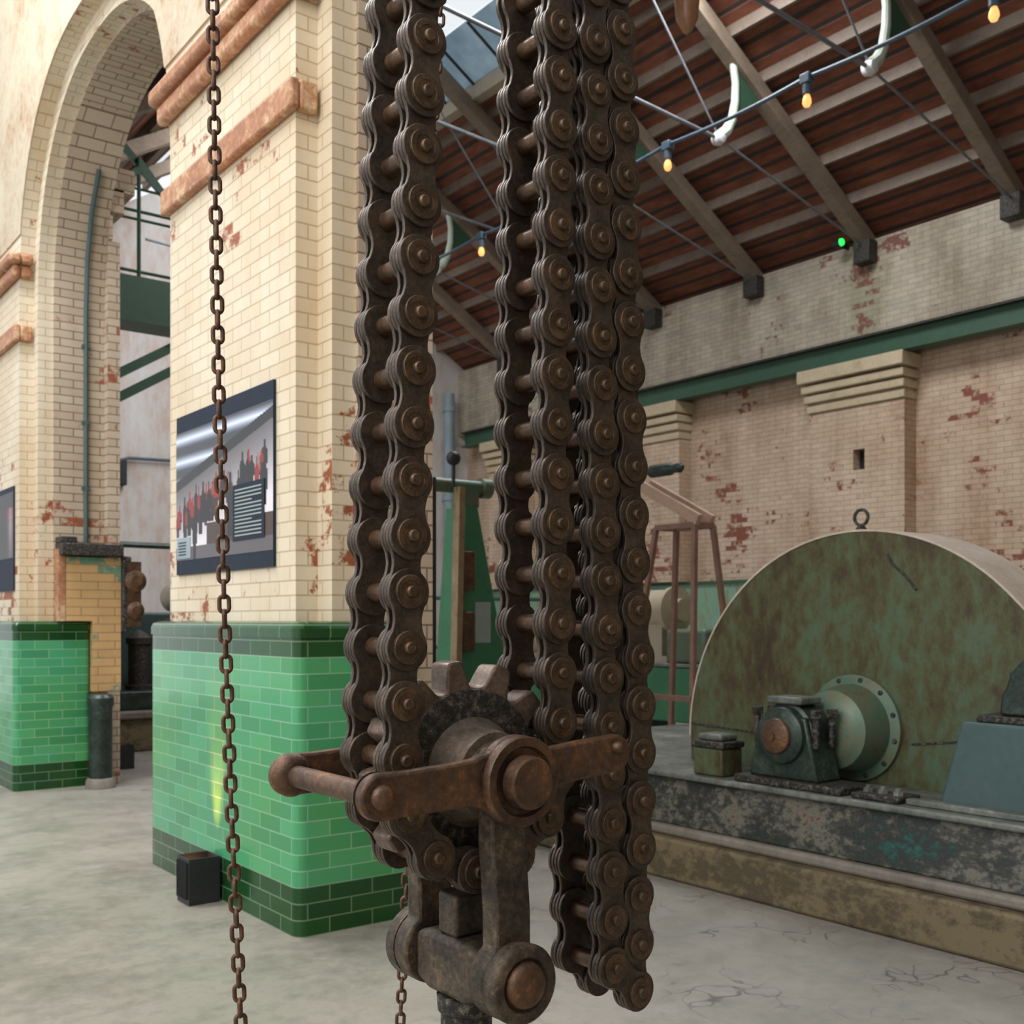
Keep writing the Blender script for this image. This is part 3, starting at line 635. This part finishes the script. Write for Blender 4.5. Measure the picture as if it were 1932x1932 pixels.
def gout(r, ztop=None):
    a = arc((0, GZ-Z0), r, 180, 44, 44)                                # left foot up over the crown (y grows to the left)
    return [(-p[0], p[1]) for p in a]
prof = gout(GR)
t55 = math.radians(44); tx, tz = -GR*math.cos(t55), GZ-Z0+GR*math.sin(t55)
dirx, dirz = -math.sin(t55), -math.cos(t55)
prof = [(GR, 0.0)]+prof+[(tx+dirx*1.0, tz+dirz*1.0), (tx+dirx*1.0, 0)]
bm = bmesh.new(); prism(bm, prof, 'x', -.2, .22); obj('guard_casing', bm, 'guard', e, smooth=30)
# rim skin
rim = prof[1:-1]; inner = [(p[0]*1.0, p[1]) for p in rim]
def offs(pts, d):
    out = []
    for i, p in enumerate(pts):
        a = Vector(pts[max(i-1, 0)]); b = Vector(pts[min(i+1, len(pts)-1)]); t = (b-a).normalized(); n = Vector((t.y, -t.x))
        if n.y < 0 and abs(n.y) > .1: n = -n
        if abs(n.y) <= .1 and n.x*p[0] < 0: n = -n
        out.append((p[0]+n.x*d, p[1]+n.y*d))
    return out
bm = bmesh.new(); A = offs(rim, .0006); D = offs(rim, .012); prism(bm, A+D[::-1], 'x', -.205, .225); obj('rim_strip', bm, 'guard_rim', e, smooth=30)
bm = bmesh.new(); box(bm, (-.206, -2.0, .06), (-.2005, GR, .075)); obj('seam_flange', bm, 'black_iron', e) if False else bm.free()
bm = bmesh.new(); prism(bm, [(1.235, .235), (0.5, .21), (.5, .20), (1.235, .225)], 'x', -.207, -.2005); prism(bm, [(-.35, .24), (-1.5, .40), (-1.5, .39), (-.35, .23)], 'x', -.207, -.2005); obj('seam', bm, 'black_iron', e)
bm = bmesh.new(); tube(bm, [(-.205, -.2, 1.26), (-.206, -.24, 1.2), (-.206, -.31, 1.14), (-.206, -.38, 1.06)], .006, 6); obj('crack', bm, 'black_iron', e)
bm = bmesh.new(); cyl(bm, (0, .1, GZ-Z0+GR+.01), (0, .1, GZ-Z0+GR+.05), .05, .02, n=14)
tube(bm, [(0, .1+.045*math.sin(2*PI*k/16), GZ-Z0+GR+.10-.045*math.cos(2*PI*k/16)) for k in range(16)], .010, 8, closed=True); obj('lifting_eye', bm, 'black_iron', e)
HZ = .299; bm = bmesh.new()
lathe(bm, (-.2005, 0, HZ), (-1, 0, 0), [(0, .296), (.025, .296), (.04, .245), (.10, .24), (.22, .215), (.24, .17), (.26, .14)], 40); obj('hub_housing', bm, 'hub_green', e)
for k in range(12):
    a = 2*PI*k/12+.2; z = HZ+.27*math.sin(a)
    if z < .04: continue
    bm = bmesh.new(); lathe(bm, (-.2255, .27*math.cos(a), z), (-1, 0, 0), [(0, .016), (.010, .016), (.016, .008)], 6); obj('bolt', bm, 'black_iron', e)
def on_bed(loc): return (loc[0], loc[1], Z0)
m_ = thing('bearing_pump', 'oily dark bearing with bolted cap in front of the green hub', 'bearing', (4.72, 3.72, Z0)); m_.scale = (1.15, 1.15, 1.15)
obj('sole_plate', B((-.05, -.35, 0), (.19, .26, .035)), 'black_iron', m_, bevel=.008)
bm = bmesh.new(); prism(bm, [(-.2, .035), (.2, .035), (.16, .2), (.13, .33), (-.13, .33), (-.16, .2)], 'x', -.01, .17); o = obj('pedestal', bm, 'dark_green_iron', m_, bevel=.012)
bm = bmesh.new(); lathe(bm, (-.05, 0, .24), (1, 0, 0), [(0, .10), (.02, .13), (.06, .14), (.07, .155), (.21, .155), (.22, .12), (.235, .12)], 30); obj('barrel', bm, 'dark_green_iron', m_)
bm = bmesh.new(); lathe(bm, (-.052, 0, .24), (-1, 0, 0), [(0, .085), (.015, .08), (.03, .05), (.034, .02), (.045, .02)], 24); obj('end_cap', bm, 'rust_arm', m_)
bm = bmesh.new(); box(bm, (.0, -.10, .385), (.16, .10, .42)); obj('cap_plate', bm, 'bed_top', m_, bevel=.01)
for x in (.02, .14):
    for y in (-.17, .17):
        bm = bmesh.new(); cyl(bm, (x, y, .19), (x, y, .36), .016, n=10); cyl(bm, (x, y, .33), (x, y, .365), .028, n=6); obj('stud', bm, 'black_iron', m_)
m_ = thing('oil_box', 'small square lidded oil box on the bed left of the dark bearing', 'oil box', (4.78, 4.24, Z0))
obj('body', B((-.09, -.11, 0), (.09, .11, .16)), 'guard', m_, bevel=.012); obj('lid', B((-.1, -.12, .16), (.1, .12, .2)), 'black_iron', m_, bevel=.01); obj('lid_top', B((-.075, -.09, .2), (.075, .09, .24)), 'bed_top', m_, bevel=.015)
m_ = thing('pipe_fittings', 'heap of greasy bolted flanges on the bed under the hub', 'fittings', (4.74, 3.2, Z0))
bm = bmesh.new(); box(bm, (-.06, -.20, 0), (.14, .07, .03)); obj('flange_plate', bm, 'black_iron', m_, bevel=.008)
for y in (-.15, -.065, .02):
    bm = bmesh.new(); cyl(bm, (.02, y, .03), (.02, y, .05), .026, n=6); cyl(bm, (.02, y, .05), (.02, y, .065), .014, n=10); obj('nut', bm, 'bed_top', m_)
m_ = thing('bearing_pedestal', 'blue grey sloped casting on the engine bed at the right photo edge', 'pedestal', (4.98, 2.43, Z0))
bm = bmesh.new(); prism(bm, [(-.75, 0), (.42, 0), (.30, .42), (-.75, .42)], 'x', -.2, .15); obj('casting', bm, 'blue_grey', m_, bevel=.015)
obj('foot', B((-.27, -.8, 0), (-.201, .55, .03)), 'bed_top', m_, bevel=.006)
obj('saddle', B((-.18, -.72, .42), (.14, .24, .455)), 'black_iron', m_, bevel=.008)
m_ = thing('shaft_bearing', 'dark rounded shaft bearing on top of the blue grey casting', 'bearing', (4.98, 2.41, Z0+.456))
bm = bmesh.new(); prism(bm, [(-.3, 0), (.16, 0), (.15, .1)]+arc((-.07, .1), .2, 10, 170, 16)+[(-.29, .1)], 'x', -.16, .12); obj('housing', bm, 'dark_green_iron', m_, bevel=.015)
bm = bmesh.new(); lathe(bm, (-.161, -.07, .12), (-1, 0, 0), [(0, .11), (.015, .11), (.02, .06), (.035, .06)], 24); obj('end_cover', bm, 'black_iron', m_)
for y in (-.24, .12):
    bm = bmesh.new(); cyl(bm, (-.1, y, .1), (-.1, y, .2), .018, n=8); obj('stud', bm, 'black_iron', m_)

# ------------------------------------------------------------------ mid-distance machinery
m_ = thing('machine_column', 'tall tapering bright green machine column between the big chain runs', 'machine', (5.2, 7.45, 0))
bm = bmesh.new(); prism(bm, [(-.25, .001), (.62, .001), (.06, 2.46), (-.06, 2.46)], 'y', -.15, .15); obj('column', bm, 'mid_green', m_, bevel=.01)
bm = bmesh.new(); bar(bm, (-.22, -.2, .001), (-.16, -.2, 2.6), .055, .09, up=(0, 1, 0)); obj('front_rail', bm, 'rail_tan', m_)
for z in (1.75, 1.25): obj('slide_block', B((-.15, -.24, z), (-.02, -.151, z+.33)), 'rust_arm', m_, bevel=.02)
obj('notice', B((.03, -.156, 1.32), (.19, -.151, 1.66)), 'paper', m_)
bm = bmesh.new(); lathe(bm, (-.45, -.1, 2.62), (1, 0, 0), [(0, .06), (.56, .06), (.57, .085), (.66, .085), (.67, .06)], 20); box(bm, (-.1, -.14, 2.45), (.08, .0, 2.58)); obj('top_shaft', bm, 'hub_green', m_)
bm = bmesh.new(); bmesh.ops.create_uvsphere(bm, u_segments=16, v_segments=10, radius=.06, matrix=Matrix.Translation((-.22, -.2, 2.83))); cyl(bm, (-.22, -.2, 2.60), (-.22, -.2, 2.8), .015, n=8); obj('ball_knob', bm, 'black', m_)
# brown trestle with sloping chute
m_ = thing('chute_trestle', 'red brown trestle stand carrying a sloping plank behind the guard', 'trestle', (7.4, 6.95, 0))
zt = 2.38
for (bx, by_), (tx_, ty_) in (((-.35, .55), (-.12, .27)), ((.3, .5), (.1, .22)), ((-.3, -.35), (-.1, -.2)), ((.35, -.40), (.12, -.22))):
    bm = bmesh.new(); bar(bm, (bx, by_, .001), (tx_, ty_, zt), .045, .045, up=(0, 1, 0)); obj('leg', bm, 'brown_paint', m_)
for p, q in (((-.12, .27, zt), (-.1, -.2, zt)), ((.1, .22, zt), (.12, -.22, zt)), ((-.12, .27, zt), (.1, .22, zt)), ((-.1, -.2, zt), (.12, -.22, zt)), ((-.28, .45, .8), (-.24, -.3, .8))):
    bm = bmesh.new(); bar(bm, p, q, .05, .05); obj('cross_rail', bm, 'brown_paint', m_)
for dx in (-.1, .08):
    bm = bmesh.new(); bar(bm, (dx, .55, zt+.45), (dx, -.25, zt+.04), .10, .05, up=(1, 0, 0)); obj('chute_plank', bm, 'plank', m_)
bm = bmesh.new(); lathe(bm, (0, .5, zt+.56), (0, -1, 0), [(0, .03), (.05, .06), (.30, .06), (.34, .04), (.42, .05), (.46, .02)], 14); obj('clamp', bm, 'dark_green_iron', m_)
# second machine row behind the trestle
m_ = thing('lathe_bench', 'green machine bed with pale gear behind the trestle and chains', 'machine', (8.75, 8.95, 0))
obj('bed', B((-.6, -2.4, .45), (.5, 2.4, 1.02)), 'mid_green', m_, bevel=.02)
for y in (-2.1, 0, 2.0): obj('foot', B((-.5, y-.2, .001), (.4, y+.2, .45)), 'dark_green_iron', m_, bevel=.02)
obj('rack_rail', B((-.62, -2.4, 1.021), (-.3, 2.4, 1.06)), 'bed_top', m_, bevel=.01)
for k in range(14):
    y = -2.2+k*.33; bm = bmesh.new(); cyl(bm, (-.46, y, 1.05), (-.46, y, 1.13), .05, n=8); obj('bolt', bm, 'cream_metal', m_)
bm = bmesh.new(); lathe(bm, (-.35, -.85, 1.62), (0, -1, 0), [(-.5, .22), (0, .22), (.02, .25), (.08, .25), (.1, .12), (.18, .12)], 26); box(bm, (-.5, -.85, 1.05), (-.2, -.35, 1.5)); obj('headstock', bm, 'cream_metal', m_)
obj('gear_box', B((-.6, -1.55, 1.06), (-.15, -1.0, 1.42)), 'hub_green', m_, bevel=.04)
bm = bmesh.new(); lathe(bm, (-.33, 1.2, 1.35), (0, 1, 0), [(0, .2), (.1, .28), (.16, .28), (.3, .14), (.6, .14)], 26); box(bm, (-.48, 1.1, 1.05), (-.18, 1.7, 1.2)); obj('tailstock', bm, 'cream_metal', m_)
for y in (-2.0, .9, 2.2):
    bm = bmesh.new(); lathe(bm, (-.33, y, 1.05), (0, 0, 1), [(0, .12), (.05, .12), (.06, .06), (.3, .06), (.31, .1), (.38, .1), (.4, .04)], 16); obj('valve', bm, 'rust_arm', m_)
m_ = thing('pier_conduit', 'dark upright conduit along the back edge of the nearer pier', 'conduit', (3.14, 4.77, 0))
bm = bmesh.new(); tube(bm, [(0, 0, .001), (0, 0, 1.2), (0, 0, 2.26)], .022, 8); obj('pipe', bm, 'black', m_)
obj('clip', B((-.0495, -.02, 1.0), (.03, .03, 1.04)), 'black', m_)
# hand railing before the end wall
m_ = thing('guard_railing', 'dark tube railing in the distance between the big chain runs', 'railing', (9.5, 15.5, 0))
for z in (1.05, 1.9):
    bm = bmesh.new(); tube(bm, [(-2.5, 0, z), (3.5, 0, z)], .035, 8); obj('rail', bm, 'blue_grey', m_)
for x in (-2.4, -.4, 1.6, 3.4):
    bm = bmesh.new(); tube(bm, [(x, 0, .001), (x, 0, 1.92)], .035, 8); obj('railing_post', bm, 'blue_grey', m_)
# wooden pendant at the top
m_ = thing('wooden_pendant', 'brown rounded wooden pendant hanging at the top photo edge', 'pendant', (6.1, 5.72, 6.0))
bm = bmesh.new(); lathe(bm, (0, 0, 0), (0, 0, 1), [(0, .01), (.03, .04), (.12, .085), (.3, .10), (.5, .09), (.62, .05), (.66, .02)], 20); obj('body', bm, 'wood_float', m_)
bm = bmesh.new(); tube(bm, [(0, 0, .64), (0, 0, 3.1)], .012, 8); obj('cord', bm, 'cable', m_)

# ------------------------------------------------------------------ big leaf chains
YM = 1.71                      # middle of the chain width
RE, WA, TP = .0425, .0285, .0085
LAYERS = (-.080, -.0700, -.0600, -.0500)
def outline(Lk):
    pts = []
    a = 52
    e0 = arc((0, 0), RE, 270-(90-a)+180-180, 0, 1)  # placeholder, replaced below
    pts = []
    def curve(side):
        s0, w0 = RE*math.cos(math.radians(a)), RE*math.sin(math.radians(a)); s1 = Lk-s0; out = []
        for k in range(1, 8):
            q = k/8; out.append((side*(WA+(w0-WA)*(abs(2*q-1)**1.7)), s0+(s1-s0)*q))
        return out
    low = [(RE*math.sin(math.radians(t)), RE*math.cos(math.radians(t))) for t in [a+(360-2*a)*k/26 for k in range(27)]]   # from +x side round the bottom to -x side
    up = [(-RE*math.sin(math.radians(t)), Lk-RE*math.cos(math.radians(t))) for t in [a+(360-2*a)*k/26 for k in range(27)]]
    return low+curve(-1)+up+curve(1)[::-1]
def plate_obj(name, y, parent=None):
    bm = bmesh.new(); prism(bm, outline(.1), 'y', y, y+TP)
    for f in bm.faces: f.material_index = 0 if len(f.verts) > 4 else 1
    o = obj(name, bm, 'plate', parent, smooth=30, bevel=.0016); o.data.materials.append(M['plate_edge']); return o
protos = {}
def proto(kind):
    """first link or pin of a kind; later ones are copies"""
    if kind in ('outer_link', 'inner_link'):
        ly = LAYERS[0::2] if kind == 'outer_link' else LAYERS[1::2]
        p = plate_obj(kind, ly[0])
        for y in (ly[1], -ly[1]-TP, -ly[0]-TP): plate_obj(kind[:5]+'_plate', y, p)
        return p
    bm = bmesh.new(); lathe(bm, (0, -.0945, 0), (0, 1, 0), [(0, .0085), (.0015, .0105), (.004, .0115), (.185, .0115), (.1875, .0105), (.189, .0085)], 22); p = obj('pin', bm, 'washer', None)
    bm = bmesh.new(); cyl(bm, (0, -.041, 0), (0, .041, 0), .0185, n=28); obj('roller', bm, 'roller', p, bevel=.002)
    for s in (-1, 1):
        bm = bmesh.new(); lathe(bm, (0, s*.0802, 0), (0, s, 0), [(0, .0308), (.0055, .0308), (.0068, .0295), (.0068, .0205), (.0058, .0195), (.0058, .0115)], 36); obj('washer', bm, 'washer', p, smooth=25)
    return p
rc = random.Random(11)
def chain(name, label, pins, first_outer, cat='chain'):
    root = thing(name, label, cat, (pins[0][0], YM, pins[0][1])); R_ = Vector((pins[0][0], YM, pins[0][1]))
    for i, (x, z) in enumerate(pins):
        if 'pin' not in protos: protos['pin'] = o = proto('pin')
        else: o = copy_tree(protos['pin'])
        o.parent = root; o.location = Vector((x, YM, z))-R_; o.rotation_euler = (0, rc.uniform(0, 6), 0)
        if i+1 < len(pins):
            k = 'outer_link' if (i % 2 == 0) == first_outer else 'inner_link'
            if k not in protos: protos[k] = o = proto(k)
            else: o = copy_tree(protos[k])
            dx, dz = pins[i+1][0]-x, pins[i+1][1]-z; o.parent = root
            o.location = Vector((x, YM, z))-R_; o.rotation_euler = (0, math.atan2(dx, dz), 0); o.scale = (1, 1, math.hypot(dx, dz)/.1)
    return root
# load chain: left run, under the sprocket, up the right run
SX, SZ = 1.195, 1.212
left = []
for k in range(16):
    z = 1.2523+.1*(k); left.append((1.0136+.049*k/13, z))
left = left[::-1]
wrap = [(SX+.180*math.cos(math.radians(a)), SZ+.180*math.sin(math.radians(a))) for a in (199, 231.5, 263, 295, 327)]
right = [(1.375+.0*k+(.004*math.cos(k*.45)), 1.200+.0985*k) for k in range(17)]
chain('load_chain', 'heavy brown plate chain running down, under the toothed wheel and back up', left+wrap+right, (len(left) % 2 == 1) is False if False else True)
# slack loop: third and fourth runs
s3 = [(1.524-.05*k/19*1.05, .784+.0998*k) for k in range(23)][::-1]
s4 = [(1.595+(.006 if 2 < k < 8 else 0)-(.05*max(0, k-6)/14), .720+.1003*k) for k in range(24)]
chain('slack_chain', 'slack loop of heavy brown plate chain hanging right of the toothed wheel', s3+s4, True)

# ------------------------------------------------------------------ hoist block
hb = thing('hoist_block', 'rusty toothed wheel hoist block with guide arms hanging in the big chain', 'hoist block', (SX, YM, SZ))
def HB(x, y, z): return (x-SX, y-YM, z-SZ)
# toothed wheel: the chain's rollers sit between its teeth
def sprocket_profile():
    pts = []; tt = [10, 40, 68, 100, 126, 153, 182, 215, 247, 279, 311, 342]
    for k, c in enumerate(tt):
        nx = tt[(k+1) % len(tt)]+(360 if k+1 == len(tt) else 0); f = .82 if k in (0, 3, 4, 5) else .95
        for da, r in ((-12.2*f, .1625), (-10.2*f, .172), (-8.3*f, .188), (-6.2*f, .207), (-4.2*f, .2145), (4.2*f, .2145), (6.2*f, .207), (8.3*f, .188), (10.2*f, .172), (12.2*f, .1625)):
            a = math.radians(c+da); pts.append((r*math.cos(a), r*math.sin(a)))
        a = math.radians((c+nx)/2); pts.append((.160*math.cos(a), .160*math.sin(a)))
    return pts
bm = bmesh.new(); prism(bm, sprocket_profile(), 'y', -.030, .030); obj('sprocket', bm, 'tooth', hb, smooth=40, bevel=.005)
bm = bmesh.new()
for s in (-1, 1): lathe(bm, (0, s*.0302, 0), (0, s, 0), [(0, .1585), (.003, .157), (.005, .152), (.005, .05)], 44)
obj('sprocket_web', bm, 'black_iron', hb)
bm = bmesh.new()
for s in (-1, 1): lathe(bm, (0, s*.036, 0), (0, s, 0), [(0, .105), (.010, .096), (.03, .088), (.072, .082)], 40)
obj('boss', bm, 'dusty_cast', hb, smooth=50)
bm = bmesh.new()
lathe(bm, (0, -.222, 0), (0, 1, 0), [(0, .043), (.004, .0475), (.028, .0485), (.03, .04), (.414, .04), (.416, .0485), (.44, .0475), (.444, .043)], 40)
obj('axle', bm, 'rust_arm', hb)
# cheek plates with big lower eyes
EX, EZ = 1.205, .842
def cheek_outline(rh=.068, w=.040, re=.073):
    c0, c1 = (0, 0), (EX-SX, EZ-SZ)
    a = math.degrees(math.asin(w/rh)); b2 = math.degrees(math.asin(w/re))
    top = arc(c0, rh, -90+a, 270-a, 24)
    bot = arc(c1, re, 90+b2, 450-b2, 28)
    def fil(p, q, s):     # fillet between bar side and eye
        return []
    return top+[(-w, -.12), (c1[0]-w, c1[1]+.12)]+bot+[(c1[0]+w, c1[1]+.12), (w, -.12)]
for s in (-1, 1):
    bm = bmesh.new(); prism(bm, cheek_outline(), 'y', s*.105, s*.152)
    obj('cheek_plate', bm, 'cast', hb, smooth=30, bevel=.006)
    bm = bmesh.new(); lathe(bm, (EX-SX, s*.1525, EZ-SZ), (0, s, 0), [(0, .0725), (.028, .0735), (.034, .070), (.036, .064), (.035, .050), (.028, .044)], 40); obj('eye_rim', bm, 'cast', hb, smooth=45)
    bm = bmesh.new(); lathe(bm, (EX-SX, s*.1528, EZ-SZ), (0, s, 0), [(0, .0438), (.034, .043), (.044, .038), (.049, .024), (.050, 0)], 36); obj('trunnion_cap', bm, 'rust_arm', hb, smooth=50)
# crosshead with swivel shank and nut
bm = bmesh.new(); prism(bm, [(-.104, -.045), (-.062, -.062), (.062, -.062), (.104, -.045), (.104, .045), (.062, .055), (-.062, .055), (-.104, .045)], 'x', -.052, .052)
o = obj('crosshead', bm, 'cast', hb, bevel=.014, seg=3); o.location = (EX-SX, 0, EZ-SZ)
bm = bmesh.new(); prism(bm, [(-.045, -.03), (.045, -.03), (.045, .03), (.03, .045), (-.03, .045), (-.045, .03)], 'z', .0555, .135)
o = obj('shank_nut', bm, 'cast', hb, bevel=.006); o.location = (EX-SX, 0, EZ-SZ)
bm = bmesh.new(); lathe(bm, (0, 0, -.0625), (0, 0, -1), [(0, .058), (.03, .056), (.035, .05), (.55, .05), (.6, .03)], 28)
o = obj('shank', bm, 'black_iron', hb); o.location = (EX-SX, 0, EZ-SZ)
# guide arms: flat bars either side, rod across the left ends
LX, LZ, RX, RZ = .911-SX, 1.209-SZ, .243, .031
def arm_outline():
    w = .036
    def side(c, d, sgn): return None
    left = arc((LX, LZ), .040, 78, 275, 20)
    right = arc((RX, RZ), .0365, -85, 85, 14)
    aL = math.atan2(LZ*-1, -LX)  # direction from the left end to the hub
    lo = [(LX+.05, -.0405), (-.14, -.0385), (-.095, -.0375), (-.078, -.045)]
    hub_lo = arc((0, 0), .082, 215, 345, 16)
    lo2 = [(.095, -.020), (.15, -.013)]
    hi = [(.16, .062), (.10, .056)]
    hub_hi = arc((0, 0), .082, 40, 140, 14)
    hi2 = [(-.080, .052), (-.095, .0455), (-.13, .042), (LX+.05, .0365)]
    return left+lo+hub_lo+lo2+right+hi+hub_hi+hi2
for s in (-1, 1):
    bm = bmesh.new(); prism(bm, arm_outline(), 'y', s*.1525, s*.178); a_ = obj('guide_arm', bm, 'rust_arm', hb, smooth=30, bevel=.006)
    bm = bmesh.new(); lathe(bm, (0, s*.1782, 0), (0, s, 0), [(0, .0820), (.014, .0815), (.018, .079), (.018, .064), (.008, .060), (.007, .050)], 40); obj('hub_ring', bm, 'rust_arm', a_, smooth=50)
    for (x, z, r) in ((LX, LZ, .0225), (RX-.002, RZ+.012, .012)):
        bm = bmesh.new(); lathe(bm, (x, s*.1782, z), (0, s, 0), [(0, r), (.006, r*.95), (.013, r*.65), (.015, 0)], 24); obj('rivet', bm, 'rust_arm', a_, smooth=50)
    bm = bmesh.new(); lathe(bm, (LX, s*.152, LZ), (0, -s, 0), [(0, .041), (.012, .036), (.02, .024)], 26); obj('end_collar', bm, 'rust_arm', a_, smooth=50)
bm = bmesh.new(); cyl(bm, (LX, -.15, LZ), (LX, .15, LZ), .0205, n=28); obj('cross_rod', bm, 'rust_arm', hb)
bm = bmesh.new(); cyl(bm, (RX, -.15, RZ+.004), (RX, .15, RZ+.004), .008, n=12); bm.free()

# ------------------------------------------------------------------ hand chains of small links
def link_bm(p, wout, r):
    """oval link: inside length p+2r, lying in the local xz plane"""
    h = p/2+r*.35; hw = wout/2-r; s = h-hw if h > hw else 0; pts = []
    for k in range(13):
        a = PI*k/12; pts.append((hw*math.cos(a), 0, s+hw*math.sin(a)))
    for k in range(13):
        a = PI+PI*k/12; pts.append((hw*math.cos(a), 0, -s+hw*math.sin(a)))
    bm = bmesh.new(); tube(bm, pts, r, 9, closed=True); return bm
lk = None
def hand_chain(label, path, pitch, twist):
    """path: polyline of points from top to bottom; links are spread along it"""
    global lk
    path = [Vector(p) for p in path]; root = thing('hand_chain', label, 'hand chain', path[0])
    ln = [(b-a).length for a, b in zip(path, path[1:])]; n = int(sum(ln)/pitch)
    for k in range(n):
        t = (k+.5)/n*sum(ln); i = 0
        while t > ln[i]: t -= ln[i]; i += 1
        d = (path[i+1]-path[i]).normalized()
        if lk is None: lk = o = obj('link', link_bm(.0262, .0245, .0040), 'link_rust', None, smooth=60)
        else: o = lk.copy(); C.objects.link(o)
        o.parent = root; o.location = path[i]+d*t-path[0]; o.rotation_mode = 'QUATERNION'
        q = Vector((0, 0, -1)).rotation_difference(d)
        o.rotation_quaternion = q @ Matrix.Rotation(twist+(PI/2 if k % 2 else 0)+rc.uniform(-.12, .12), 3, 'Z').to_quaternion()
hand_chain('rusty hand chain hanging in front of the brick and tiled pier, left of the photo',
           [(.7394, 1.8279, 2.6531), (.7431, 1.8251, 2.3162), (.7490, 1.8206, 1.895), (.7571, 1.8143, 1.4925), (.7662, 1.8073, 1.1743), (.7817, 1.7954, .725)], .0262, -.39)
hand_chain('rusty hand chain hanging behind the left big chain run and the hoist block',
           [(1.3702, 2.0361, 2.9869), (1.3180, 2.0764, 1.9), (1.3045, 2.0867, .93), (1.2899, 2.0979, .5007)], .0262, -.52)
